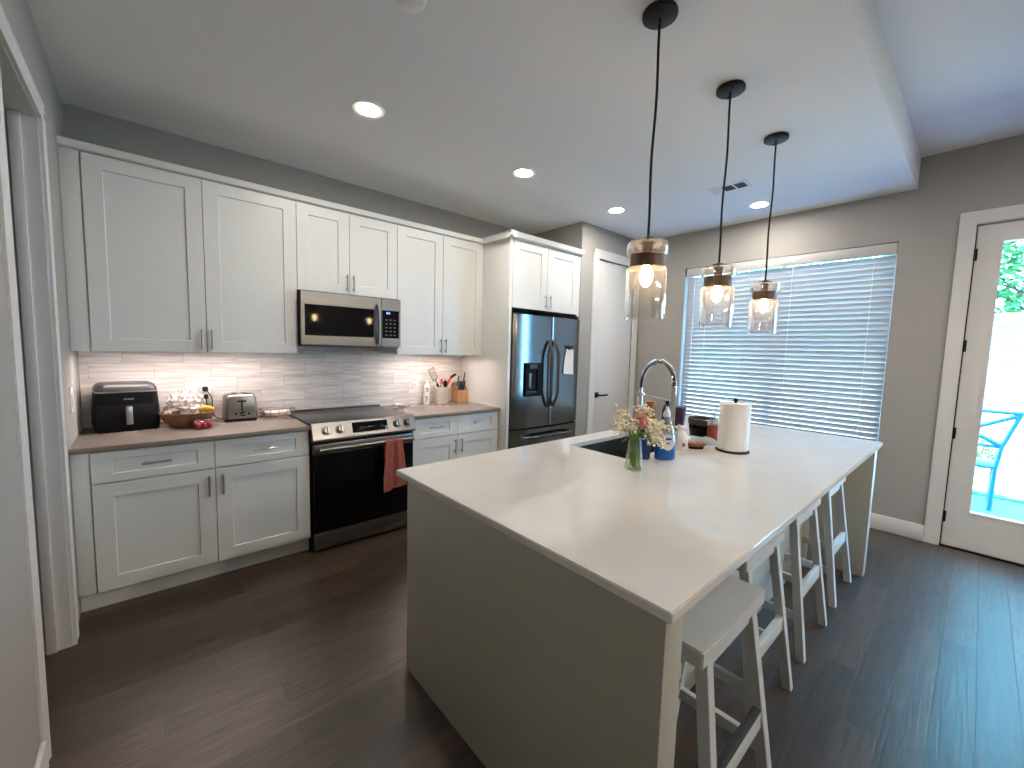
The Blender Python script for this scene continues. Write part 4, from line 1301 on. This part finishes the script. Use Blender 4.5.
for k in range(34):
    a = rnd.uniform(0, 2*pi); z0 = rnd.uniform(0.155, 0.215); ln = rnd.uniform(0.04, 0.065); tl = rnd.uniform(-0.2, 0.9)
    def lf(u, v, a=a, z0=z0, ln=ln, tl=tl):
        w = (u-0.5)*0.020*sin(pi*v)
        d = 0.012 + v*ln*cos(tl)
        return (vc.x + d*cos(a) - w*sin(a), vc.y + d*sin(a) + w*cos(a), vc.z + z0 + v*ln*sin(tl) - 0.012*v*v)
    t.sheet(lf, 4, 6)
obj('leaves', t, 'leafd', lv)

def oval_bottle(prof, c, seg=32, sy=0.6, rz=0.0):
    m = Matrix.Translation(c) @ Matrix.Rotation(rz, 4, 'Z')
    return B().lathe(prof, (0, 0, 0), seg, sy=sy, mtx=m)
rz_ = math.atan2(R3.y, R3.x)
# front dish soap bottle, half full of blue soap
s1 = Vector((2.408, -2.592, CT))
so = thing('soap_bottle', 'large clear squeeze bottle half full of bright blue dish soap', 'soap bottle', s1, None)
obj('bottle', oval_bottle([(0.0515, 0.0905), (0.049, 0.11), (0.043, 0.145), (0.036, 0.18), (0.024, 0.21), (0.015, 0.222), (0.013, 0.235), (0, 0.235)], s1, rz=rz_), 'bottle', so)
obj('soap', oval_bottle([(0, 0.001), (0.050, 0.001), (0.055, 0.006), (0.056, 0.05), (0.0515, 0.090), (0, 0.090)], s1, rz=rz_), 'blue', so)
obj('cap', oval_bottle([(0, 0.232), (0.020, 0.232), (0.019, 0.250), (0.009, 0.268), (0.008, 0.285), (0, 0.286)], s1, sy=1.0, rz=rz_), 'label', so)
m = Matrix.Translation(s1) @ Matrix.Rotation(rz_, 4, 'Z')
lb = obj('label', B().lathe([(0, 0), (0.034, 0), (0.034, 0.002), (0, 0.002)], (0, 0, 0), 28, sy=1.25, mtx=m @ Matrix.Translation((0, -0.0345, 0.098)) @ Matrix.Rotation(pi/2 - 0.12, 4, 'X')), 'label', so)
obj('print', B().box(-0.020, 0.018, -0.0405, -0.0365, 0.112, 0.122, 0.001, mtx=m).box(-0.012, 0.010, -0.0408, -0.0365, 0.090, 0.095, mtx=m), 'ink', lb)
s2 = Vector((2.312, -2.520, CT))
so = thing('soap_bottle', 'dark blue soap bottle half hidden behind the white flowers', 'soap bottle', s2, None)
obj('bottle', oval_bottle([(0, 0.001), (0.034, 0.001), (0.037, 0.006), (0.037, 0.085), (0.030, 0.115), (0.014, 0.128), (0.012, 0.14), (0, 0.14)], s2, sy=0.8, rz=rz_), 'navy', so)
obj('cap', oval_bottle([(0, 0.138), (0.014, 0.138), (0.012, 0.16), (0.006, 0.172), (0, 0.173)], s2, sy=1.0, rz=rz_), 'white', so)
# amber pump bottle behind the flowers
s3 = Vector((2.520, -2.345+0.0-0.165, CT))
s3 = Vector((3.150, -2.065, CT))
so = thing('hand_soap', 'amber bottle at the far end of the sink, seen behind the bouquet', 'soap bottle', s3)
obj('bottle', B().lathe([(0, 0.001), (0.036, 0.001), (0.039, 0.005), (0.039, 0.125), (0.032, 0.142), (0.018, 0.148), (0, 0.148)], s3, 28), 'amber', so)
obj('neck', B().lathe([(0, 0.148), (0.020, 0.148), (0.030, 0.170), (0.034, 0.205), (0.030, 0.207), (0, 0.182)], s3, 24), 'amber', so)
# green bottle
s4 = Vector((3.180, -2.185, CT))
so = thing('green_bottle', 'dark green bottle beyond the sink, seen beside the faucet riser', 'bottle', s4)
obj('bottle', B().lathe([(0, 0.001), (0.032, 0.001), (0.034, 0.006), (0.034, 0.160), (0.022, 0.188), (0.014, 0.196), (0, 0.196)], s4, 28), 'dgreen', so)
obj('cap', B().lathe([(0, 0.196), (0.015, 0.196), (0.015, 0.222), (0, 0.222)], s4, 20), 'black', so)
# white trigger bottle with red label
s5 = Vector((2.715, -2.530, CT))
so = thing('spray_bottle', 'white cleaner bottle with a small red label mark beside the blue soap', 'spray bottle', s5)
obj('bottle', oval_bottle([(0, 0.001), (0.036, 0.001), (0.039, 0.006), (0.039, 0.075), (0.031, 0.095), (0.016, 0.108), (0.014, 0.118), (0, 0.118)], s5, sy=0.75, rz=rz_), 'white', so)
m5 = Matrix.Translation(s5) @ Matrix.Rotation(rz_, 4, 'Z')
obj('trigger_head', B().box(-0.034, 0.022, -0.012, 0.012, 0.116, 0.140, 0.006, mtx=m5).box(0.012, 0.020, -0.006, 0.006, 0.085, 0.118, 0.003, mtx=m5).box(-0.046, -0.034, -0.007, 0.007, 0.125, 0.137, 0.002, mtx=m5), 'white', so)
obj('label', B().box(-0.010, 0.024, -0.0318, -0.028, 0.012, 0.062, 0.001, mtx=m5), 'label', so)
obj('label_mark', B().box(-0.004, 0.014, -0.0328, -0.031, 0.020, 0.040, 0.001, mtx=m5), 'red', so)
# purple tumbler
s6 = Vector((3.270, -2.235, CT))
so = thing('tumbler', 'dark purple tumbler at the far end of the sink', 'tumbler', s6)
obj('cup', B().lathe([(0, 0.0), (0.034, 0.0), (0.037, 0.004), (0.047, 0.155), (0.047, 0.160), (0, 0.160)], s6, 32), 'purple', so)
obj('lid', B().lathe([(0, 0.160), (0.048, 0.160), (0.048, 0.172), (0.040, 0.176), (0, 0.176)], s6, 32), 'purple', so)
# black pan like bowl with metal rim
s7 = Vector((3.190, -2.440, CT))
so = thing('black_caddy', 'round black scrub caddy with a dark rim behind the paper towel', 'caddy', s7)
obj('tub', B().lathe([(0, 0.0), (0.070, 0.0), (0.076, 0.006), (0.084, 0.088), (0.080, 0.088), (0.072, 0.012), (0, 0.012)], s7, 36), 'bgloss', so)
obj('rim', B().lathe([(0.079, 0.086), (0.090, 0.090), (0.090, 0.128), (0.084, 0.130), (0.081, 0.096)], s7, 36, close=True), mat('smoky rim', (0.06, 0.05, 0.045), 0.3, var=0.2, scale=30), so)
# red-brown hand soap
s8 = Vector((3.090, -2.560, CT))
so = thing('hand_soap', 'clear bottle of red-brown hand soap left of the paper towel', 'soap bottle', s8)
obj('soap', oval_bottle([(0, 0.001), (0.036, 0.001), (0.038, 0.006), (0.038, 0.112), (0, 0.112)], s8, sy=0.72, rz=rz_), 'rust', so)
obj('bottle', oval_bottle([(0.038, 0.1125), (0.038, 0.125), (0.030, 0.145), (0.015, 0.152), (0.014, 0.165), (0, 0.165)], s8, sy=0.72, rz=rz_), 'bottle', so)
m8 = Matrix.Translation(s8) @ Matrix.Rotation(rz_, 4, 'Z')
obj('pump', B().cone(s8+Vector((0, 0, 0.160)), s8+Vector((0, 0, 0.182)), 0.015).cone(s8+Vector((0, 0, 0.18)), s8+Vector((0, 0, 0.205)), 0.005).box(-0.040, 0.010, -0.007, 0.007, 0.203, 0.215, 0.004, mtx=m8), 'bottle', so)
# film packet and brush
def pack(u, v):
    c0 = Vector((2.965, -2.525, CT))
    a, b_ = (u-0.5)*0.24, (v-0.5)*0.12
    e = (1-(2*u-1)**4)*(1-(2*v-1)**4)
    p = c0 + R3*a + Vector((fw.x, fw.y, 0)).normalized()*b_
    return (p.x, p.y, CT + 0.003 + 0.042*e*(0.8+0.2*sin(u*13+v*5)) )
tag(obj('sponge_packet', B().sheet(pack, 24, 14, thick=0.002), 'film'), 'flat greenish plastic packet lying before the black caddy', 'packet')
br0 = Vector((2.800, -2.585, CT))
bb = thing('scrub_brush', 'oval brown scrub brush lying before the plastic packet', 'brush', br0)
mb = Matrix.Translation(br0) @ Matrix.Rotation(rz_, 4, 'Z')
obj('block', B().lathe([(0, 0.014), (0.048, 0.014), (0.055, 0.020), (0.055, 0.030), (0.046, 0.037), (0, 0.039)], (0, 0, 0), 32, sy=0.55, mtx=mb), 'brown', bb)
obj('bristles', B().lathe([(0, 0.0), (0.044, 0.0), (0.046, 0.015), (0, 0.015)], (0, 0, 0), 32, sy=0.52, mtx=mb), 'black', bb)
# paper towel on its stand
pt = Vector((2.925, -2.745, CT))
hs = thing('towel_holder', 'black upright paper towel holder on the island', 'holder', pt)
obj('base', B().lathe([(0, 0), (0.090, 0), (0.093, 0.004), (0.091, 0.010), (0, 0.012)], pt, 40), 'bmatte', hs)
obj('rod', B().cone(pt+Vector((0, 0, 0.01)), pt+Vector((0, 0, 0.298)), 0.006), 'bmatte', hs)
obj('finial', B().ball(pt+Vector((0, 0, 0.306)), 0.014), 'bmatte', hs)
tag(obj('paper_towel_roll', B().lathe([(0.020, 0.0125), (0.081, 0.0125), (0.083, 0.016), (0.083, 0.286), (0.081, 0.290), (0.020, 0.290)], pt, 48, close=True)
    .sheet(lambda u, v: (pt.x + (0.0835+0.010*u)*cos(-2.2-u*1.0), pt.y + (0.0835+0.010*u)*sin(-2.2-u*1.0), CT+0.014+0.274*v), 10, 4, thick=0.0012), 'paper'),
    'thick white paper towel roll standing on the island', 'paper towel')

# ------------------------------------------------------------------ outdoors
struct('ground_deck', B().box(XW+0.15, 7.30, -12, 4, -0.12, -0.02), 'deck')
go = struct('ground_gravel', B().box(7.30, 16, -14, 6, -0.15, -0.03), 'gravel')
t = B()
rnd = random.Random(11)
t.box(7.302, 7.56, -12, 4, -0.031, 0.0)
for k in range(2600):
    x, y = rnd.uniform(7.31, 7.57), rnd.uniform(-5.6, -3.0)
    h = rnd.uniform(0.02, 0.055)
    dx, dy = rnd.uniform(-0.015, 0.015), rnd.uniform(-0.015, 0.015)
    t.sheet(lambda u, v: (x+dx*v+(u-0.5)*0.005*(1-v), y+dy*v+(u-0.5)*0.004*(1-v), -0.002+h*v), 1, 1)
tag(obj('lawn_strip', t, 'grass', smooth=0), 'strip of green lawn along the patio deck', 'grass', kind='stuff')
fe = thing('garden_fence', 'pale timber board fence behind the garden bed', 'fence', (9.2, -4, -0.03))
t = B()
for k in range(12):
    t.box(9.20, 9.225, -5.7, -0.5, 0.0+k*0.18, 0.176+k*0.18, 0.002)
obj('boards', t, 'fence', fe)
for y in (-5.6, -4.9, -3.4, -1.9, -0.6):
    obj('post', B().box(9.225, 9.32, y-0.05, y+0.05, -0.05, 2.2), 'fence', fe)
rk = random.Random(3)
for k in range(16):
    y = -3.3 - k*0.19 + rk.uniform(-0.04, 0.04)
    x = 8.55 + rk.uniform(-0.12, 0.12)
    rr_ = rk.uniform(0.055, 0.085)
    t = B()
    tb = bmesh.new()
    bmesh.ops.create_icosphere(tb, subdivisions=2, radius=1)
    for v in tb.verts:
        n = 1 + 0.18*sin(v.co.x*5+k) + 0.14*sin(v.co.y*7+k*2) + 0.1*sin(v.co.z*9)
        v.co = Vector((x + v.co.x*rr_*n*1.1, y + v.co.y*rr_*n*1.2, 0.03 + v.co.z*rr_*n*0.7))
    t.merge(tb)
    tag(obj('border_stone', t, 'rock'), 'pale rounded border stone in the garden bed beyond the door', 'stone', 'border stones in the garden bed')
def leaves(b, c, r, n, size, rnd):
    t = bmesh.new()
    for i in range(n):
        while True:
            d = Vector((rnd.uniform(-1, 1), rnd.uniform(-1, 1), rnd.uniform(-1, 1)))
            if 0.15 < d.length < 1: break
        p = Vector(c) + Vector((d.x*r[0], d.y*r[1], d.z*r[2]))
        a, e = rnd.uniform(0, 2*pi), rnd.uniform(-0.9, 0.6)
        f = Vector((cos(a)*cos(e), sin(a)*cos(e), sin(e)))
        s_ = f.cross(Vector((rnd.uniform(-1, 1), rnd.uniform(-1, 1), 1))).normalized()
        L = size*rnd.uniform(0.7, 1.3)
        vs = [t.verts.new(p), t.verts.new(p+f*L*0.5+s_*L*0.24), t.verts.new(p+f*L), t.verts.new(p+f*L*0.5-s_*L*0.24)]
        t.faces.new(vs)
    b.merge(t)
def tree(label, x, y, h, crown, r, n, size, seed, name='garden_tree'):
    rnd = random.Random(seed)
    o = thing(name, label, 'tree', (x, y, -0.03))
    t = B().tube([(x, y, -0.05), (x+0.03, y+0.02, h*0.5), (x+0.02, y-0.03, h)], [0.07, 0.055, 0.03], 10)
    for k in range(7):
        a = k*0.9
        t.tube([(x+0.02, y, h*(0.55+0.05*k)), (crown[0]+cos(a)*r[0]*0.6, crown[1]+sin(a)*r[1]*0.6, crown[2]+(k % 3-1)*r[2]*0.4)], [0.025, 0.008], 6)
    obj('trunk', t, 'bark', o)
    f = B()
    leaves(f, crown, r, n, size, rnd)
    obj('foliage', f, 'leaf', o, smooth=0)
tree('bright green tree rising behind the garden fence', 10.4, -4.3, 3.4, (10.3, -4.2, 3.2), (1.0, 2.2, 1.25), 5200, 0.16, 21)
tree('tall green tree behind the fence farther left', 12.2, -0.6, 3.8, (12.0, -0.8, 3.6), (1.2, 2.0, 1.6), 3200, 0.18, 22)
tree('slender tree in the garden bed shading the fence', 8.1, -3.0, 4.2, (7.95, -3.45, 4.05), (0.75, 1.5, 0.85), 1500, 0.15, 23)
sh = random.Random(9)
for k, (x, y) in enumerate(((8.93, -3.75), (8.90, -4.35), (8.94, -4.98))):
    o = thing('garden_shrub', ('small shrub left in the garden bed beyond the patio chair', 'small shrub in the middle of the garden bed', 'small shrub right in the garden bed')[k], 'shrub', (x, y, -0.03))
    f = B()
    leaves(f, (x, y, 0.26), (0.18, 0.24, 0.22), 420, 0.07, sh)
    obj('foliage', f, 'leaf', o, smooth=0)
    obj('stems', B().tube([(x, y, -0.04), (x+0.05, y+0.03, 0.3)], 0.008, 6).tube([(x, y, -0.04), (x-0.06, y-0.05, 0.32)], 0.008, 6), 'bark', o)
# blue patio chair, cut by the door frame
ch = thing('patio_chair', 'bright blue metal patio chair seen through the glass door', 'chair', (6.85, -3.66, -0.02))
def pb(name, b): return obj(name, b, 'pblue', ch)
CZ = -0.02
bx, ry, ly_ = 6.68, -3.857, -3.43
for y, o in ((ry, -1), (ly_, 1)):
    pb('leg', B().tube([(bx, y, CZ), (bx, y+o*0.005, CZ+0.42), (bx-0.02, y+o*0.03, CZ+0.66), (bx-0.06, y+o*0.13, CZ+1.02)], 0.019, 10))
    pb('leg', B().tube([(bx+0.43, y, CZ), (bx+0.42, y, CZ+0.45)], 0.018, 10))
pb('seat', B().box(bx-0.02, bx+0.45, ry-0.01, ly_+0.01, CZ+0.425, CZ+0.455, 0.01))
pb('back_rest', B().tube([(bx-0.06, ry-0.13, CZ+1.01), (bx-0.06, ly_+0.13, CZ+1.01)], 0.017, 10).tube([(bx-0.02, ry-0.03, CZ+0.66), (bx-0.02, ly_+0.03, CZ+0.66)], 0.015, 10)
   .tube([(bx-0.055, ry-0.12, CZ+0.99), (bx-0.02, ly_+0.03, CZ+0.67)], 0.020, 8).tube([(bx-0.055, ly_+0.12, CZ+0.99), (bx-0.02, ry-0.03, CZ+0.67)], 0.020, 8))
